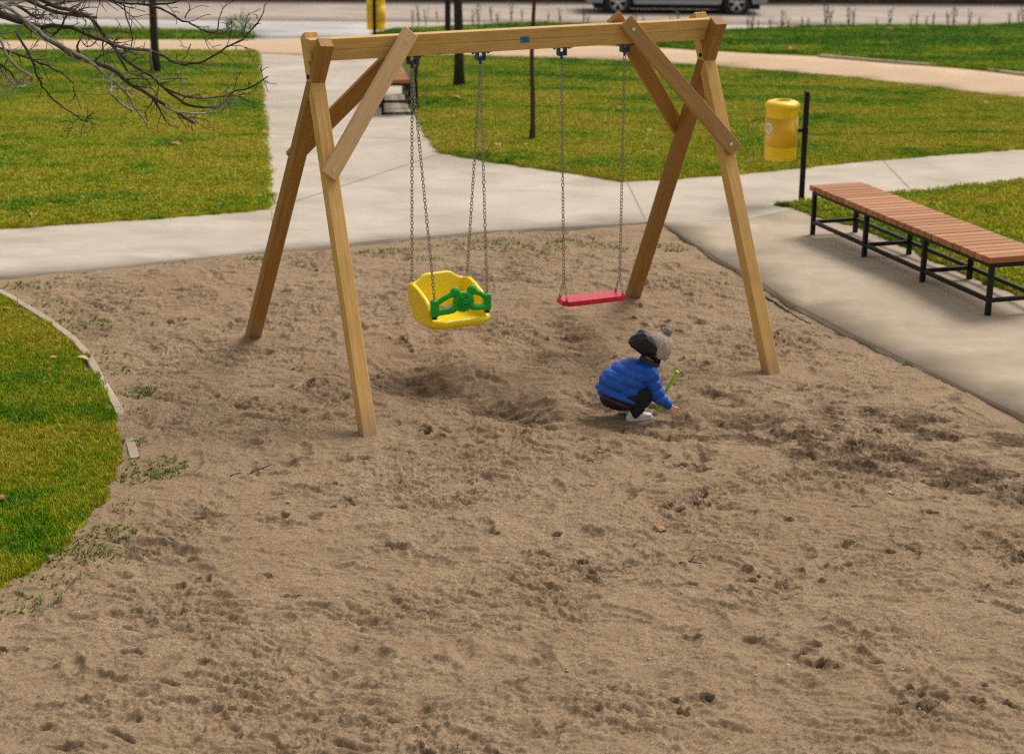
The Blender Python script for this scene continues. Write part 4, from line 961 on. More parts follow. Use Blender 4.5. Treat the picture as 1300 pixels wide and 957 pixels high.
# ---------------------------------------------------------------- car
def car():
    xr, yr = survey(935.5, 19.5); xl, yl = survey(786, 18)
    wb = 2.78; cx = (xr+xl)/2-.02; y0 = (yr+yl)/2; z0 = float(T(y0+.8)); r = empty('parked_car', (cx, y0+.86, z0)); tag(r, 'silver-grey car parked on the road, only its sills and wheels in view', 'car')
    paint = m_simple('silver paint', (.28, .31, .35), .3, .02, 2, metal=.4); glass = m_simple('car glass', (.02, .025, .03), .08, .1, 5); dark = M['rubber']
    wx = wb/2; W = .86
    # lower body: side outline with wheel arches, extruded across and rounded
    def arch(c): return [(c+.36*math.cos(t), .31+.36*math.sin(t)) for t in [math.pi-math.pi*k/10 for k in range(11)]]
    out = [(-2.16, .36), (-2.1, .30), (-wx-.38, .29)]+[(x, max(z, .28)) for x, z in arch(-wx)]+[(-wx+.40, .27), (wx-.40, .27)]+[(x, max(z, .28)) for x, z in arch(wx)]+[(wx+.38, .29), (2.08, .32), (2.14, .40), (2.12, .72), (2.0, .86), (1.55, .93), (.0, .93), (-.95, .90), (-1.85, .76), (-2.12, .62)]
    b = bmesh.new(); N = len(out); rows = []
    for y, ins in ((-W+.0, .0), (-W+.0, 0), (W, 0)):
        rows.append([b.verts.new((x, y*(1-.035*max(0, z-.55)/.4), z)) for x, z in out])
    rows = [rows[0], rows[2]]
    for i in range(N): b.faces.new((rows[0][i], rows[0][(i+1) % N], rows[1][(i+1) % N], rows[1][i]))
    b.faces.new(rows[0][::-1]); b.faces.new(rows[1]); bmesh.ops.recalc_face_normals(b, faces=b.faces[:])
    for v in [v for v in b.verts if not v.link_faces]: b.verts.remove(v)
    bmesh.ops.bevel(b, geom=[e for e in b.edges if len(e.link_faces) == 2 and any(len(f.verts) > 4 for f in e.link_faces) and max(v.co.z for v in e.verts) > .5], offset=.06, segments=3, affect='EDGES')
    body = mesh_obj('body', b, paint, r, local=True)
    # greenhouse
    cab = [(-1.05, .88), (-.35, 1.36), (.0, 1.44), (.75, 1.45), (1.35, 1.33), (1.85, .90)]
    b = bmesh.new(); A = [b.verts.new((x, -W*(1-.24*(z-.88)/.57)+.05, z)) for x, z in cab]; C = [b.verts.new((x, W*(1-.24*(z-.88)/.57)-.05, z)) for x, z in cab]
    for i in range(len(cab)): b.faces.new((A[i], A[(i+1) % len(cab)], C[(i+1) % len(cab)], C[i]))
    b.faces.new(A[::-1]); b.faces.new(C); bmesh.ops.recalc_face_normals(b, faces=b.faces[:]); bmesh.ops.bevel(b, geom=b.edges[:], offset=.03, segments=2, affect='EDGES'); mesh_obj('roof', b, paint, body, local=True)
    def side_pane(pts, sy):
        b = bmesh.new(); v = [b.verts.new((x, sy*(W*(1-.24*(z-.88)/.57)-.045), z)) for x, z in pts]; b.faces.new(v if sy < 0 else v[::-1]); mesh_obj('window', b, glass, r, local=True)
    for sy in (-1, 1):
        side_pane([(-.86, .94), (-.05, .94), (-.05, 1.36), (-.30, 1.32)], sy); side_pane([(.02, .94), (.85, .94), (.85, 1.37), (.02, 1.37)], sy); side_pane([(.92, .94), (1.55, .96), (1.25, 1.28), (.92, 1.36)], sy)
    for (xa, za, xb, zb, sgn) in ((-.99, .93, -.42, 1.32, -1), (1.80, .95, 1.40, 1.29, 1)):
        b = bmesh.new(); n_ = Vector((-(zb-za), 0, (xb-xa)))*(1 if sgn < 0 else -1); n_.normalize(); o = n_*.006
        v = [b.verts.new(Vector((xa, -.66, za))+o), b.verts.new(Vector((xa, .66, za))+o), b.verts.new(Vector((xb, .56, zb))+o), b.verts.new(Vector((xb, -.56, zb))+o)]; b.faces.new(v); mesh_obj('windscreen' if sgn < 0 else 'rear_window', b, glass, r, local=True)
    mesh_obj('sill_trim', box_bm(-wx+.42, wx-.42, -W-.012, -W+.02, .275, .33, .01), m_simple('sill trim', (.42, .42, .43), .4, .05), body, local=True)
    add_ = bmesh.new(); box_bm(-1.95, 1.95, -.72, .72, .15, .3, bm=add_); mesh_obj('underbody', add_, dark, body, local=True)
    for sx in (-1, 1):
        for sy in (-1, 1):
            Mw = Matrix.Translation((sx*wx, sy*(W-.09), .31)) @ Matrix.Rotation(R(90)*sy*-1 if False else R(90), 4, 'X')
            b = lathe([(.20, -.10), (.27, -.105), (.305, -.09), (.32, -.05), (.32, .05), (.305, .09), (.27, .105), (.20, .10)], 36); b.transform(Mw); w = mesh_obj('wheel', b, dark, r, smooth=True, local=True)
            b = lathe([(.205, .095), (.20, .06), (.185, .04), (.185, -.06), (.205, -.095)], 36)
            for k in range(5):
                t = 2*math.pi*k/5+.3
                for dt in (-.13, .13):
                    c = box_bm(.05, .195, -.014, .014, .045, .075, .004); c.transform(Matrix.Rotation(t+dt, 4, 'Z')); add(b, c)
            add(b, lathe([(0, .085), (.045, .083), (.06, .07), (.06, .03)], 20))
            add(b, lathe([(0, -.085), (.045, -.083), (.06, -.07), (.06, -.03)], 20))
            bd = lathe([(0, .0), (.19, .0)], 28); 
            if sy > 0: b.transform(Matrix.Diagonal((1, 1, -1, 1)))
            b.transform(Mw); mesh_obj('rim', b, m_simple('alloy', (.62, .62, .63), .4, .05, metal=.3), w, smooth=False, local=True)
            bd.transform(Mw); mesh_obj('brake', bd, M['rubber'], w, local=True)
    for sy in (-1, 1):
        b = bmesh.new(); blob(b, (-2.02, sy*.62, .66), (.12, .19, .075)); mesh_obj('headlight', b, m_simple('lamp glass', (.6, .6, .6), .1, .03), r, smooth=True, local=True)
        b = bmesh.new(); blob(b, (2.06, sy*.68, .72), (.07, .13, .11)); mesh_obj('tail_light', b, M['red'], r, smooth=True, local=True)
        b = bmesh.new(); blob(b, (-.62, sy*(W+.04), .98), (.07, .09, .06)); mesh_obj('mirror', b, paint, r, smooth=True, local=True)
        for x in (-.18, .78): mesh_obj('door_handle', box_bm(x-.08, x+.08, sy*(W-.012)-.015, sy*(W-.012)+.015, .80, .825, .006), paint, r, local=True)
car()

# ---------------------------------------------------------------- roadside weeds
WSP = [(524, 35, .40, 0), (532, 35, .5, 0), (541, 34, .42, 0), (556, 34, .36, 0), (600, 34, .4, 0), (608, 34, .55, 0), (624, 33, .42, 0), (632, 33, .35, 1), (649, 32, .5, 0), (662, 32, .36, 0), (696, 31, .3, 1), (711, 31, .4, 1), (741, 32, .42, 1), (746, 33, .3, 1), (788, 36, .3, 0), (806, 38, .4, 1), (816, 38, .35, 1), (852, 39, .36, 0), (861, 39, .42, 0), (949, 41, .4, 1), (954, 41, .5, 1), (962, 41, .3, 1), (978, 40, .34, 1), (993, 39, .5, 1), (1000, 39, .35, 1), (1018, 38, .32, 1), (1026, 37, .3, 1),
       (1048, 36, .62, 1), (1053, 36, .52, 1), (1077, 36, .5, 1), (1083, 36, .44, 1), (1112, 35, .25, 1), (1129, 35, .48, 1), (1156, 35, .32, 1), (1163, 35, .4, 1), (1175, 35, .3, 1), (1184, 35, .36, 1), (1203, 36, .46, 1), (1210, 36, .52, 1), (1230, 36, .44, 1), (1243, 36, .3, 1), (1281, 34, .36, 1), (1298, 33, .56, 1), (1292, 33, .4, 1)]
def weed_proto(kind, seed):
    rr = random.Random(seed); b = bmesh.new()
    for k in range(4):
        a = rr.uniform(0, 6.28); l = rr.uniform(.7, 1.0); pts = [Vector((math.cos(a)*.03*i, math.sin(a)*.03*i, l*i/5)) for i in range(6)]; tube(b, pts, [.012, .010, .009, .007, .006, .004], 5)
        for _ in range(12):
            t = rr.uniform(.25, 1)*l; c = Vector((math.cos(a)*.03*t*5, math.sin(a)*.03*t*5, t)); d = rr.uniform(0, 6.28); L_ = rr.uniform(.05, .13); w = rr.uniform(.02, .045); dx, dy = math.cos(d), math.sin(d)
            v = [b.verts.new(c), b.verts.new(c+Vector((dx*L_*.5-dy*w, dy*L_*.5+dx*w, L_*.45))), b.verts.new(c+Vector((dx*L_, dy*L_, L_*.7))), b.verts.new(c+Vector((dx*L_*.5+dy*w, dy*L_*.5-dx*w, L_*.45)))]; b.faces.new(v)
    me = bpy.data.meshes.new('weed'); b.to_mesh(me); b.free(); me.materials.append(M['weed_brown' if kind else 'weed_green']); return me
WP = {0: [weed_proto(0, i) for i in range(3)], 1: [weed_proto(1, i+9) for i in range(3)]}
for i, (px, py, h, kd) in enumerate(WSP):
    x, y = survey(px, py+1.2); o = bpy.data.objects.new('weed', WP[kd][i % 3]); COL.objects.link(o); o.location = (x, y, float(T(y))); o.rotation_euler = (0, 0, i*1.7); s_ = h*1.05; o.scale = (s_*.8, s_*.8, s_)
    tag(o, 'dry brown weed stalk standing at the road edge of the lawn' if kd else 'thin green weed growing at the road edge behind the swing beam', 'weed', 'dry weeds along the road' if kd else 'green weeds along the road')
x, y = survey(305, 47); z = float(T(y)); r = empty('bush', (x, y, z)); tag(r, 'small leafy green bush at the corner of the left grass strip', 'bush')
rr = random.Random(8); b = bmesh.new()
for k in range(9): a = rr.uniform(0, 6.28); tube(b, [(0, 0, 0), (math.cos(a)*.12, math.sin(a)*.1, .2), (math.cos(a)*.22, math.sin(a)*.15, .42+rr.uniform(-.1, .18))], [.01, .007, .004], 5)
mesh_obj('stem', b, M['weed_green'], r, local=True)
b = bmesh.new()
for k in range(420):
    a = rr.uniform(0, 6.28); q = rr.random()**.5; zz = rr.random(); c = Vector((math.cos(a)*q*.32, math.sin(a)*q*.25, .03+zz*.5*(1-.5*q))); d = Vector((rr.gauss(0, 1), rr.gauss(0, 1), rr.gauss(.5, .6))).normalized(); s_ = d.orthogonal().normalized(); l = rr.uniform(.03, .07)
    b.faces.new([b.verts.new(c), b.verts.new(c+d*l*.5+s_*l*.3), b.verts.new(c+d*l), b.verts.new(c+d*l*.5-s_*l*.3)])
mesh_obj('foliage', b, M['weed_green'], r, local=True)

# ---------------------------------------------------------------- fallen leaves, twigs, pebbles
def leaf_mesh(seed, s=.05):
    rr = random.Random(seed); b = bmesh.new(); n = 9; L_, R_, C_ = [], [], []
    for i in range(n+1):
        t = i/n; w = math.sin(math.pi*t**.85)*.34*(1+rr.uniform(-.12, .12)); z = .10*math.sin(t*3.1)+rr.uniform(-.02, .02)
        C_.append(b.verts.new((s*(t-.5), 0, s*z))); L_.append(b.verts.new((s*(t-.5), s*w, s*(z+.18*w+.06)))); R_.append(b.verts.new((s*(t-.5), -s*w, s*(z+.22*w+.06))))
    for i in range(n): b.faces.new((C_[i], C_[i+1], L_[i+1], L_[i])); b.faces.new((R_[i], R_[i+1], C_[i+1], C_[i]))
    me = bpy.data.meshes.new('leaf'); b.to_mesh(me); b.free(); return me
LM = {}
for nm in ('leaf', 'leaf_pale'):
    for k in range(3):
        m_ = leaf_mesh(k); m_.materials.append(M[nm]); LM[nm, k] = m_
def leaves(spots, label, group, size=1.0, lift=.03):
    for i, (px, py, nm, s_) in enumerate(spots):
        x, y = survey(px, py); z = (sand_z(x, y)+.012 if lift == 0 else float(T(y))+lift)
        o = bpy.data.objects.new('fallen_leaf', LM[nm, i % 3]); COL.objects.link(o); o.location = (x, y, z); o.rotation_euler = (.25*math.sin(i*3), .3*math.cos(i*2), i*1.9); o.scale = (s_*size,)*3; tag(o, label, 'leaf', group)
leaves([(9, 399, 'leaf', 1.2), (74, 449, 'leaf', .9), (69, 462, 'leaf', 1.3), (62, 477, 'leaf', 1.1), (115, 513, 'leaf_pale', .6), (101, 570, 'leaf', .9), (124, 569, 'leaf', .8), (4, 641, 'leaf', 1.2), (30, 560, 'leaf', .6), (80, 600, 'leaf', .6), (40, 520, 'leaf_pale', .6), (25, 430, 'leaf', .7)], 'small orange-brown dead leaf lying in the near left grass', 'leaves on the near lawn', 1.2, .04)
leaves([(106, 463, 'leaf_pale', 1.8)], 'pale curled leaf lying on the kerb of the near lawn', None, 1.1, .04)
leaves([(224, 191, 'leaf', 1.9), (43, 280, 'leaf', 1.2), (65, 267, 'leaf', .8), (311, 82, 'leaf', 1.8), (54, 255, 'leaf', .8), (90, 172, 'leaf_pale', 1), (106, 258, 'leaf_pale', .9), (338, 174, 'leaf', 1.2), (150, 210, 'leaf', .8), (270, 230, 'leaf', .7)], 'orange dead leaf on the lawn left of the walkway', 'leaves on the left lawn', 2.0, .05)
leaves([(580, 130, 'leaf', 1.8), (632, 190, 'leaf_pale', 1.3), (669, 190, 'leaf_pale', 1), (824, 172, 'leaf_pale', 1.1), (953, 158, 'leaf', 1.3), (1024, 110, 'leaf_pale', 1.5), (1066, 117, 'leaf', 1.3), (1252, 136, 'leaf', 1.3), (787, 160, 'leaf', 1.1), (708, 120, 'leaf', 1), (900, 140, 'leaf', .9), (1140, 150, 'leaf', .8), (1004, 66, 'leaf', 1.6), (1130, 41, 'leaf', 1.8), (816, 109, 'leaf', 1.1), (746, 190, 'leaf_pale', .8)], 'brownish dead leaf on the lawn behind the swing', 'leaves on the lawn behind the swing', 2.0, .05)
leaves([(840, 668, 'leaf', 1.5), (834, 664, 'leaf', .9)], 'orange-brown leaf lying on the sand in the foreground', 'leaves on the sand', 1.0, 0)
leaves([(371, 466, 'leaf', 1.1), (80, 351, 'leaf', 1.4), (225, 339, 'leaf', .8), (1130, 628, 'leaf_pale', .6), (552, 285, 'leaf', .8)], 'brown leaf lying near the upper edge of the sand', 'leaves near the sand edge', 1.0, 0)
def twig(pts, r0, label):
    P = []
    for p in pts: x, y = survey(*p); P.append(Vector((x, y, sand_z(x, y)+r0*1.2)))
    b = bmesh.new(); tube(b, P, [r0*(1-.5*i/len(P)) for i in range(len(P))], 7); i = len(P)//2; tube(b, [P[i], P[i]+Vector((.03, .03, .02)), P[i]+Vector((.07, .04, .025))], [r0*.6, r0*.5, r0*.3], 5)
    o = mesh_obj('twig', b, M['bark_grey'], smooth=True); tag(o, label, 'twig')
twig([(293, 608), (303, 602), (316, 598), (330, 594), (343, 588)], .0045, 'thin dark twig lying on the sand in front of the left swing legs')
twig([(970, 372), (985, 381), (1000, 390), (1014, 399), (1030, 407)], .007, 'long dark root lying on the sand near the paving edge')
twig([(862, 712), (876, 709), (890, 714)], .004, 'short dark twig lying on the foreground sand')
def pebbles():
    rr = random.Random(4); bm = bmesh.new(); spots = [(370, 640), (366, 637), (1262, 647), (1027, 677), (1110, 730), (1238, 516), (984, 340), (750, 352), (807, 402), (640, 309), (636, 312), (180, 578), (740, 325), (1155, 508), (1249, 861), (668, 721), (513, 782), (100, 779), (1000, 846), (665, 468), (552, 525), (796, 541), (430, 760), (905, 600), (1060, 700), (300, 720), (590, 600), (720, 850), (1180, 830), (460, 620)]
    for _ in range(110): spots.append((rr.uniform(60, 1290), rr.uniform(330, 950)))
    for i, p in enumerate(spots):
        x, y = survey(*p)
        if pip(np.array([x]), np.array([y]), POLY_CONC)[0] or pip(np.array([x]), np.array([y]), lawn_C)[0]: continue
        s_ = rr.uniform(.004, .009) if i < 30 else rr.uniform(.0025, .0055); blob(bm, (x, y, sand_z(x, y)+s_*.3), (s_*1.2, s_, s_*.7), 1)
    o = mesh_obj('pebbles', bm, m_simple('pale pebble', (.62, .58, .52), .8, .2, 60), smooth=True); tag(o, 'tiny pale pebbles and shell bits scattered over the sand', 'pebbles', None, 'stuff')
pebbles()
x, y = survey(218, 685); b = bmesh.new(); blob(b, (0, 0, 0), (.024, .02, .016)); o = mesh_obj('stone', b, m_simple('grey stone', (.20, .19, .18), .85, .3, 60), smooth=True); o.location = (x, y, sand_z(x, y)+.008); tag(o, 'grey round stone on the foreground sand near the grass tip', 'stone')
# ---------------------------------------------------------------- the child
def child():
    x0, y0 = survey(805, 528); gz = .0
    MC = Matrix.Translation((x0, y0, gz)) @ Matrix.Rotation(R(14), 4, 'Z')
    skin = m_simple('skin', (.62, .33, .23), .5, .06, 40); skin.node_tree.nodes['Principled BSDF'].inputs['Subsurface Weight'].default_value = .1
    hx = .150; hc = Vector((hx, .0, .462)); upv = Vector((.50, 0, .87)).normalized(); fwd0 = upv.cross(Vector((0, 1, 0)))*-1
    fwd0 = Vector((0, 1, 0)).cross(upv).normalized()      # forward, slightly down
    fwd = (Matrix.Rotation(R(58), 3, upv) @ fwd0).normalized(); side = upv.cross(fwd).normalized()
    HM = Matrix((fwd, side, upv)).transposed().to_4x4()
    # ---- body: one continuous surface
    b = bmesh.new()
    blob(b, hc, (.078, .068, .088), 3, HM); blob(b, hc+fwd*.028-upv*.04, (.05, .048, .045), 3, HM)
    blob(b, hc+fwd*.080-upv*.008, (.012, .009, .012), 2, HM)                      # nose
    for s in (-1, 1):
        blob(b, hc+fwd*.055+side*s*.036-upv*.03, (.02, .02, .018), 2, HM); blob(b, hc+side*s*.068-upv*.01, (.014, .008, .02), 2, HM)
    blob(b, hc+fwd*.070-upv*.040, (.010, .018, .005), 2, HM); blob(b, hc+fwd*.068-upv*.048, (.010, .015, .005), 2, HM)
    limb(b, hc-upv*.04-fwd*.01, (.06, 0, .35), .036, .042)
    limb(b, (.05, 0, .33), (-.12, 0, .17), .075, .08)
    arms = {-1: [(.075, -.095, .325), (.130, -.118, .165), (.216, -.088, .086)], 1: [(.075, .095, .325), (.15, .13, .18), (.150, .045, .095)]}
    for s, (a, e, w) in arms.items():
        limb(b, (.05, s*.04, .33), a, .05, .042); limb(b, a, e, .036, .028); limb(b, e, w, .028, .019)
    knees = {-1: (.072, -.078, .185), 1: (.075, .085, .19)}
    ank = {-1: (-.018, -.072, .055), 1: (-.01, .082, .055)}
    for s in (-1, 1):
        limb(b, (-.12, s*.05, .155), knees[s], .06, .042); limb(b, knees[s], ank[s], .038, .026); limb(b, ank[s], Vector(ank[s])+Vector((.07, 0, -.032)), .024, .018)
    # near hand: open on the sand, fingers spread
    w = Vector(arms[-1][2]); dirp = Vector((.70, -.12, -.62)).normalized(); lat = Vector((.55, .30, .60)); lat = (lat-dirp*lat.dot(dirp)).normalized(); nrm = dirp.cross(lat).normalized()
    for i in range(8):
        t = i/7; c = w+dirp*(.010+.034*t)
        for l in (-1, -.33, .33, 1): blob(b, c+lat*l*.0145*(.75+.35*t), .0095, 1)
    tips = []
    for k, (sp, ln) in enumerate(((-.55, .040), (-.18, .048), (.16, .046), (.55, .038))):
        st = w+dirp*.046+lat*(-.019+.0127*k); d = (dirp+lat*sp).normalized(); down = Vector((0, 0, -1))
        m_ = st+d*ln*.5; d2 = (d+down*.35).normalized(); e_ = m_+d2*ln*.5; limb(b, st-d*.01, m_, .0076, .0068); limb(b, m_, e_, .0068, .0054); tips.append(e_)
    st = w+dirp*.014-lat*.012; d = (dirp*.6-lat*.85).normalized(); limb(b, st, st+d*.020, .0078, .0066); limb(b, st+d*.020, st+(d*.55+dirp*.5).normalized()*.036, .0066, .005)
    # far hand: closed round the shovel handle
    top = Vector((.305, .035, .275)); bot = Vector((.175, .035, .045)); hd = (bot-top).normalized()
    w2 = Vector(arms[1][2]); g = top+hd*((Vector(w2)-top).dot(hd)+.004)
    palm = (g-w2); pn = palm.normalized(); 
    for i in range(6): blob(b, w2+palm*(i/5)*.62, .0145, 1)
    q1 = hd.cross(pn).normalized()
    for k in range(4):
        o_ = hd*(-.016+.0108*k); c0 = g+o_; pts = []
        for j in range(6):
            a = -2.6+j*.72; pts.append(c0+pn*math.cos(a)*.0155+q1*math.sin(a)*.0155)
        for p_, n_ in zip(pts[:-1], pts[1:]): limb(b, p_, n_, .0062, .0058)
    limb(b, w2+palm*.4+hd*-.012, g+hd*-.024+q1*.012, .0075, .006)
    body = remeshed(b, .0034, 2)
    o = mesh_obj('person', body, skin, None, MC, smooth=True); tag(o, 'small child squatting in the sand in a blue puffer jacket and bobble hat', 'person')
    def part(name, bm, mat, parent=o, smooth=True): return mesh_obj(name, bm, mat, parent, MC, smooth)
    # face details
    fb = bmesh.new()
    for s in (-1, 1): blob(fb, hc+fwd*.0735+side*s*.026+upv*.004, (.005, .009, .006), 2, HM)
    part('eyes', fb, m_simple('eye', (.05, .03, .02), .2, .1))
    fb = bmesh.new(); blob(fb, hc+fwd*.079-upv*.044, (.003, .013, .004), 2, HM); part('mouth', fb, m_simple('lips', (.5, .16, .13), .5, .1))
    # ---- jacket
    def quilt(bm, axes, pitch, amp):
        bm.normal_update()
        for v in bm.verts:
            best = None
            for (p0, p1, rad, ph, *dr) in axes:
                a, c = Vector(p0), Vector(p1); d = c-a; t = max(0, min(1, (v.co-a).dot(d)/d.length_squared)); q = (v.co-(a+d*t)).length-rad; tt = (v.co-a).dot(Vector(dr[0]) if dr else d.normalized())
                if best is None or q < best[0]: best = (q, tt, ph)
            s_ = abs(math.sin(math.pi*(best[1]+best[2])/pitch)); w_ = float(perlin(v.co.x*38, (v.co.z+v.co.y*.7)*38, 3))
            w3 = 1-abs(float(perlin(v.co.x*26+v.co.z*14, v.co.z*55-v.co.y*20, 13)))
            v.co += v.normal*(amp*(s_**.5-.75)+.0022*w_+.0028*(w3**3-.4))
    b = bmesh.new()
    for c, r_ in (((-.155, 0, .205), (.108, .120, .082)), ((-.10, 0, .20), (.11, .132, .085)), ((-.05, 0, .215), (.10, .13, .09)), ((-.120, 0, .250), (.130, .130, .112)), ((-.07, 0, .275), (.130, .135, .125)), ((-.01, 0, .290), (.125, .132, .120)), ((.045, 0, .30), (.10, .12, .10)), ((.075, 0, .34), (.062, .085, .06))): blob(b, c, r_, 3)
    for s, (a, e, w) in arms.items():
        a, e, w = Vector(a), Vector(e), Vector(w); limb(b, Vector((.03, s*.06, .30)), a, .07, .058); limb(b, a, e, .054, .049); limb(b, e, e.lerp(w, .86), .047, .034)
    for k in range(44):
        t = 2*math.pi*k/44; blob(b, (-.118+.140*math.cos(t), .128*math.sin(t), .168-.055*math.cos(t)), (.017, .017, .020), 1)
    j = remeshed(b, .0055, 5)
    # trim what hangs below the hem
    quilt(j, [((-.20, 0, .17), (.06, 0, .34), .125, .0, (.42, 0, .907)), (arms[-1][0], arms[-1][1], .054, .01), (arms[-1][1], arms[-1][2], .045, 0), (arms[1][0], arms[1][1], .054, .01), (arms[1][1], arms[1][2], .045, 0)], .060, .0095)
    jk = part('jacket', j, m_simple('royal blue nylon', (.001, .088, .50), .45, .2, 30, bump=.25, bscale=60))
    b = bmesh.new()
    for s in (-1, 1):
        e, w = Vector(arms[s][1]), Vector(arms[s][2]); c = e.lerp(w, .90); ax = (w-e).normalized(); x = ax.orthogonal().normalized(); y = ax.cross(x); tube(b, [c+x*.0265*math.cos(t)+y*.0265*math.sin(t) for t in [2*math.pi*k/16 for k in range(16)]], .007, 6, closed=True)
    part('cuffs', b, m_simple('cuff', (.004, .04, .25), .7, .1), jk)
    # collar and hood
    b = bmesh.new()
    for k in range(18):
        t = 2*math.pi*k/18; blob(b, Vector((.098, 0, .375))+Vector((.9, 0, -.35))*.058*math.cos(t)+Vector((0, .062, 0))*math.sin(t)+Vector((.0, 0, .004)), (.02, .02, .024), 1)
    part('collar', remeshed(b, .005, 3), m_simple('collar cloth', (.045, .045, .04), .85, .3, 60), jk)
    b = bmesh.new()
    secs = [(.150, .366, .47, .070, .05), (.128, .372, .545, .088, .03), (.100, .385, .590, .100, .0), (.070, .408, .600, .102, 0), (.040, .430, .594, .096, 0), (.008, .455, .574, .080, 0), (-.024, .480, .552, .056, 0), (-.044, .500, .532, .028, 0), (-.050, .510, .522, .008, 0)]
    n_ = 40; rows = []
    for (x, z0, z1, hw, sl) in secs:
        row = []
        for k in range(n_):
            t = 2*math.pi*k/n_; c_, s_ = math.cos(t), math.sin(t); e_ = .82
            y = hw*math.copysign(abs(c_)**e_, c_); z = (z0+z1)/2+(z1-z0)/2*math.copysign(abs(s_)**e_, s_)
            row.append(b.verts.new((x-.25*(z-(z0+z1)/2)*(1 if x > .05 else .3), y, z)))
        rows.append(row)
    for a_, c_ in zip(rows[:-1], rows[1:]):
        for k in range(n_): b.faces.new((a_[k], c_[k], c_[(k+1) % n_], a_[(k+1) % n_]))
    b.faces.new(rows[-1][::-1]); b.faces.new(rows[0])
    bmesh.ops.recalc_face_normals(b, faces=b.faces[:])
    rimp = [v.co.copy() for v in rows[1]]
    bmesh.ops.subdivide_edges(b, edges=b.edges[:], cuts=2, use_grid_fill=True); b.normal_update()
    for v in b.verts:
        w_ = float(perlin(v.co.x*24+v.co.z*8, v.co.z*20+v.co.y*13, 5)); w2 = 1-abs(float(perlin(v.co.x*15+3, v.co.z*22+v.co.y*9, 15)))
        v.co += v.normal*(.005*w_+.006*(w2**4-.4))
    hb = remeshed(b, .0045, 3)
    hd_ = part('hood', hb, m_simple('charcoal nylon', (.006, .006, .009), .6, .3, 30, bump=.3, bscale=50), jk)
    bb2 = bmesh.new(); tube(bb2, [p+Vector((.004, 0, 0)) for p in rimp], .0055, 6, closed=True); part('hood_trim', bb2, m_simple('hood trim', (.03, .031, .036), .6, .2), hd_)
    bb3 = bmesh.new(); tube(bb3, [Vector((x-.02*(x > .05), -hw*.62, z1-(z1-z0)*.10)) for (x, z0, z1, hw, sl) in secs[2:8]], .0028, 6); part('hood_seam', bb3, m_simple('seam', (.035, .037, .045), .6, .2), hd_)
    # ---- trousers
    b = bmesh.new(); blob(b, (-.145, 0, .155), (.100, .115, .088), 3); blob(b, (-.10, 0, .120), (.10, .115, .068), 3); blob(b, (-.03, 0, .11), (.07, .115, .055), 3)
    for s in (-1, 1):
        limb(b, (-.12, s*.055, .155), knees[s], .074, .058); k_, a_ = Vector(knees[s]), Vector(ank[s]); limb(b, k_, a_, .057, .044); blob(b, a_+Vector((-.005, 0, .0)), (.042, .036, .022), 2)
    t_ = remeshed(b, .0055, 4); t_.normal_update()
    for v in t_.verts: v.co += v.normal*.0035*float(fbm(v.co.x*22, v.co.z*26+v.co.y*13, 2, 2))
    part('trousers', t_, m_simple('dark trousers', (.013, .013, .018), .85, .35, 40))
    b = bmesh.new(); tube(b, [Vector((-.138+.108*math.cos(t), .121*math.sin(t), .135-.052*math.cos(t))) for t in [2*math.pi*k/36 for k in range(36)]], .011, 8, closed=True)
    part('waistband', b, m_simple('brown waistband', (.075, .035, .028), .85, .2))
    # ---- shoes
    for s in (-1, 1):
        cx, cy = -.075, ank[s][1]; b = bmesh.new()
        blob(b, (cx+.035, cy, .04), (.036, .030, .036), 2); blob(b, (cx+.07, cy, .036), (.045, .030, .030), 2); blob(b, (cx+.115, cy, .028), (.055, .031, .022), 2); blob(b, (cx+.15, cy, .026), (.030, .028, .017), 2); blob(b, (cx+.022, cy, .022), (.026, .026, .018), 2)
        sh = part('shoe', remeshed(b, .004, 3), m_simple('white shoe leather', (.72, .71, .68), .5, .06, 40))
        b = bmesh.new(); out = []
        for k in range(24):
            t = 2*math.pi*k/24; c_, s_ = math.cos(t), math.sin(t); out.append((cx+.083+(.101 if c_ > 0 else .088)*math.copysign(abs(c_)**.8, c_), cy+.033*math.copysign(abs(s_)**.75, s_)))
        lo = [b.verts.new((x, y, .002)) for x, y in out]; hi = [b.verts.new((x, y, .017)) for x, y in out]; b.faces.new(hi); b.faces.new(lo[::-1])
        for k in range(24): b.faces.new((lo[k], lo[(k+1) % 24], hi[(k+1) % 24], hi[k]))
        part('sole', b, m_simple('shoe sole', (.62, .60, .57), .6, .08, 60), sh, False)
        b = bmesh.new()
        for k in range(4): x = cx+.075+k*.014; tube(b, [(x, cy-.017, .058-k*.006), (x+.002, cy, .064-k*.0065), (x, cy+.017, .058-k*.006)], .0028, 5)
        part('laces', b, m_simple('grey laces', (.30, .30, .31), .8, .2), sh)
    # ---- knitted hat with bobble
    b = bmesh.new(); nu, nv = 56, 26
    rows = []
    for j_ in range(nv+1):
        v_ = j_/nv; th = v_*R(120)
        row = []
        for i in range(nu):
            ph = 2*math.pi*i/nu; kn = 1+.035*math.cos(ph*20)*(1 if v_ > .1 else .3)+.012*math.sin(v_*60)+.05*float(perlin(math.cos(ph)*2.4, math.sin(ph)*3+v_*4, 8))
            brim = 1.05 if v_ > .82 else 1
            row.append(b.verts.new(hc+HM.to_3x3() @ Vector((.097*math.sin(th)*math.cos(ph)*kn*brim-.004, .090*math.sin(th)*math.sin(ph)*kn*brim, .010+.108*math.cos(th)*kn))))
        rows.append(row)
    for j_ in range(nv):
        for i in range(nu): b.faces.new((rows[j_][i], rows[j_+1][i], rows[j_+1][(i+1) % nu], rows[j_][(i+1) % nu]))
    hat_m = m_simple('greige knit', (.43, .34, .29), .95, .3, 70, bump=.6, bscale=160)
    ht = part('knitted_hat', b, hat_m)
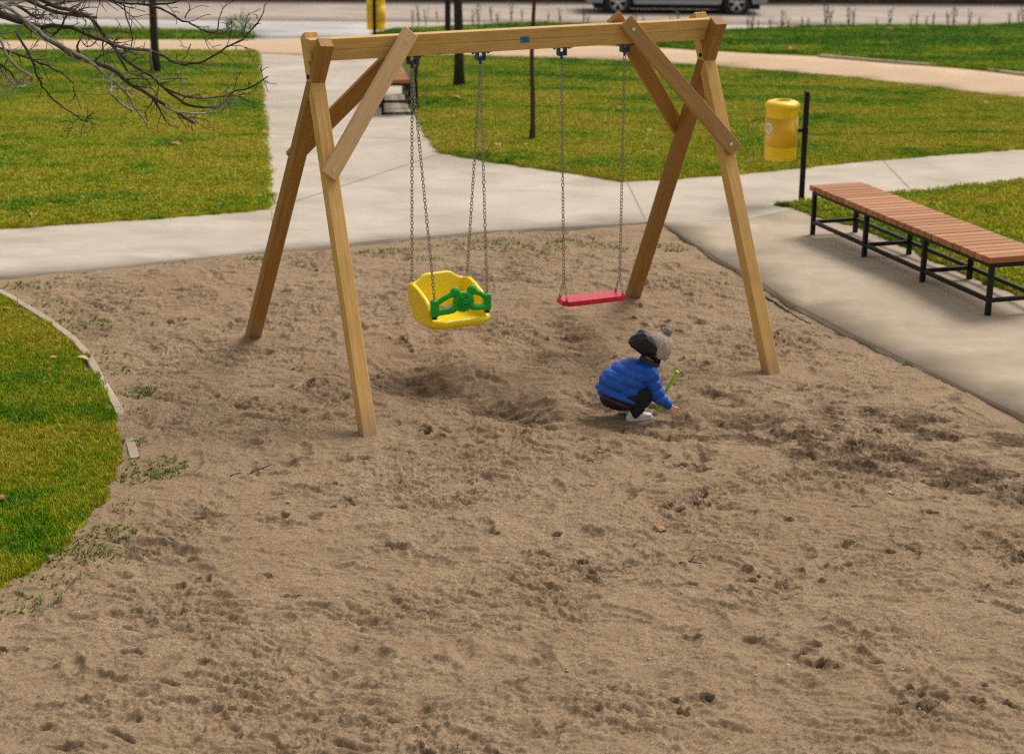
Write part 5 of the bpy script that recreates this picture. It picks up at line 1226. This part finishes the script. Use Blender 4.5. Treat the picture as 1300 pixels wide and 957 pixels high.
    b = bmesh.new(); pc = hc+HM.to_3x3() @ Vector((-.004, 0, .138)); blob(b, pc, .030, 2); rr = random.Random(2)
    for k in range(420):
        d = Vector((rr.gauss(0, 1), rr.gauss(0, 1), rr.gauss(0, 1))).normalized(); l = rr.uniform(.032, .045); s_ = d.orthogonal().normalized()*.0025; q = pc+d*.018
        b.faces.new([b.verts.new(q-s_), b.verts.new(q+s_), b.verts.new(pc+d*l)])
    part('pompom', b, m_simple('grey bobble', (.30, .265, .255), .95, .3, 90), ht)
    # ---- green toy shovel, held but a thing of its own
    P = lambda v: MC @ Vector(v)
    r = empty('toy_shovel', P(bot)); tag(r, 'lime green toy shovel held upright by the child and stuck in the sand', 'toy shovel')
    lime = m_simple('lime plastic', (.46, .80, .012), .4, .08, 20)
    b = bmesh.new(); tube(b, [P(top+hd*t) for t in (0, .03, .12, .22)], [.012, .0115, .011, .011], 12); blob(b, P(top), (.017, .017, .017), 2); mesh_obj('handle', b, lime, r, smooth=True)
    b = bmesh.new(); m = 9; F_r = Vector((1, 0, 0)); l0 = top+hd*.21; vs = []
    lat_ = hd.cross(Vector((0, 1, 0))).normalized(); sd = Vector((0, 1, 0))
    for i in range(8):
        t = i/7; w_ = .032*(1 if t < .6 else math.sqrt(max(.05, 1-((t-.6)/.42)**2))); row = []
        for k in range(m):
            u = -1+2*k/(m-1); row.append(b.verts.new(P(l0+hd*(.085*t)+sd*w_*u+lat_*(.012*u*u))))
        vs.append(row)
    for i in range(7):
        for k in range(m-1): b.faces.new((vs[i][k], vs[i][k+1], vs[i+1][k+1], vs[i+1][k]))
    bmesh.ops.solidify(b, geom=b.faces[:], thickness=.004); mesh_obj('blade', b, lime, r, smooth=True)
child()

# ---------------------------------------------------------------- light, world, camera
def world():
    w = bpy.data.worlds.new('World'); S.world = w; w.use_nodes = True; t = w.node_tree; N = t.nodes; L = t.links
    sky = N.new('ShaderNodeTexSky'); sky.sky_type = 'NISHITA'; sky.sun_disc = False; sky.sun_elevation = R(52); sky.sun_rotation = math.atan2(.55, .6)
    sky.air_density = 1.0; sky.dust_density = 4.0; sky.ozone_density = 1.0
    hs = N.new('ShaderNodeHueSaturation'); hs.inputs['Saturation'].default_value = .16; L.new(sky.outputs[0], hs.inputs['Color'])
    mx = N.new('ShaderNodeMix'); mx.data_type = 'RGBA'; mx.blend_type = 'MULTIPLY'; mx.inputs[0].default_value = 1; mx.inputs[7].default_value = (1.03, .995, .94, 1); L.new(hs.outputs[0], mx.inputs[6])
    bg = N['Background']; L.new(mx.outputs[2], bg.inputs['Color']); bg.inputs['Strength'].default_value = .12
world()
sun = bpy.data.lights.new('sun', 'SUN'); sun.energy = 1.8; sun.angle = R(25); sun.color = (1, .96, .90); so = bpy.data.objects.new('sun', sun); COL.objects.link(so)
el = R(52); az = math.atan2(.55, .6); sd = Vector((math.sin(az)*math.cos(el), math.cos(az)*math.cos(el), math.sin(el))); so.rotation_euler = sd.to_track_quat('Z', 'Y').to_euler(); so.location = (6, 20, 12)
cam = bpy.data.cameras.new('camera'); co = bpy.data.objects.new('camera', cam); COL.objects.link(co)
cam.sensor_fit = 'HORIZONTAL'; cam.sensor_width = 36; cam.lens = 36*F_/1300; cam.shift_y = -(478.5-433.5)/1300; cam.clip_end = 3000; cam.clip_start = .1
Mcam = Matrix((Vector(RT), Vector(UP), -Vector(FW))).transposed().to_4x4(); Mcam.translation = (0, 0, HC); co.matrix_world = Mcam
cam.dof.use_dof = True; cam.dof.focus_distance = 10.4; cam.dof.aperture_fstop = 2.7; cam.dof.aperture_blades = 9
S.camera = co
S.render.engine = 'CYCLES'; S.cycles.use_denoising = False; S.cycles.filter_width = 1.1
S.view_settings.view_transform = 'Standard'; S.view_settings.look = 'None'; S.view_settings.gamma = 1; S.view_settings.exposure = 0.16
S.render.film_transparent = False
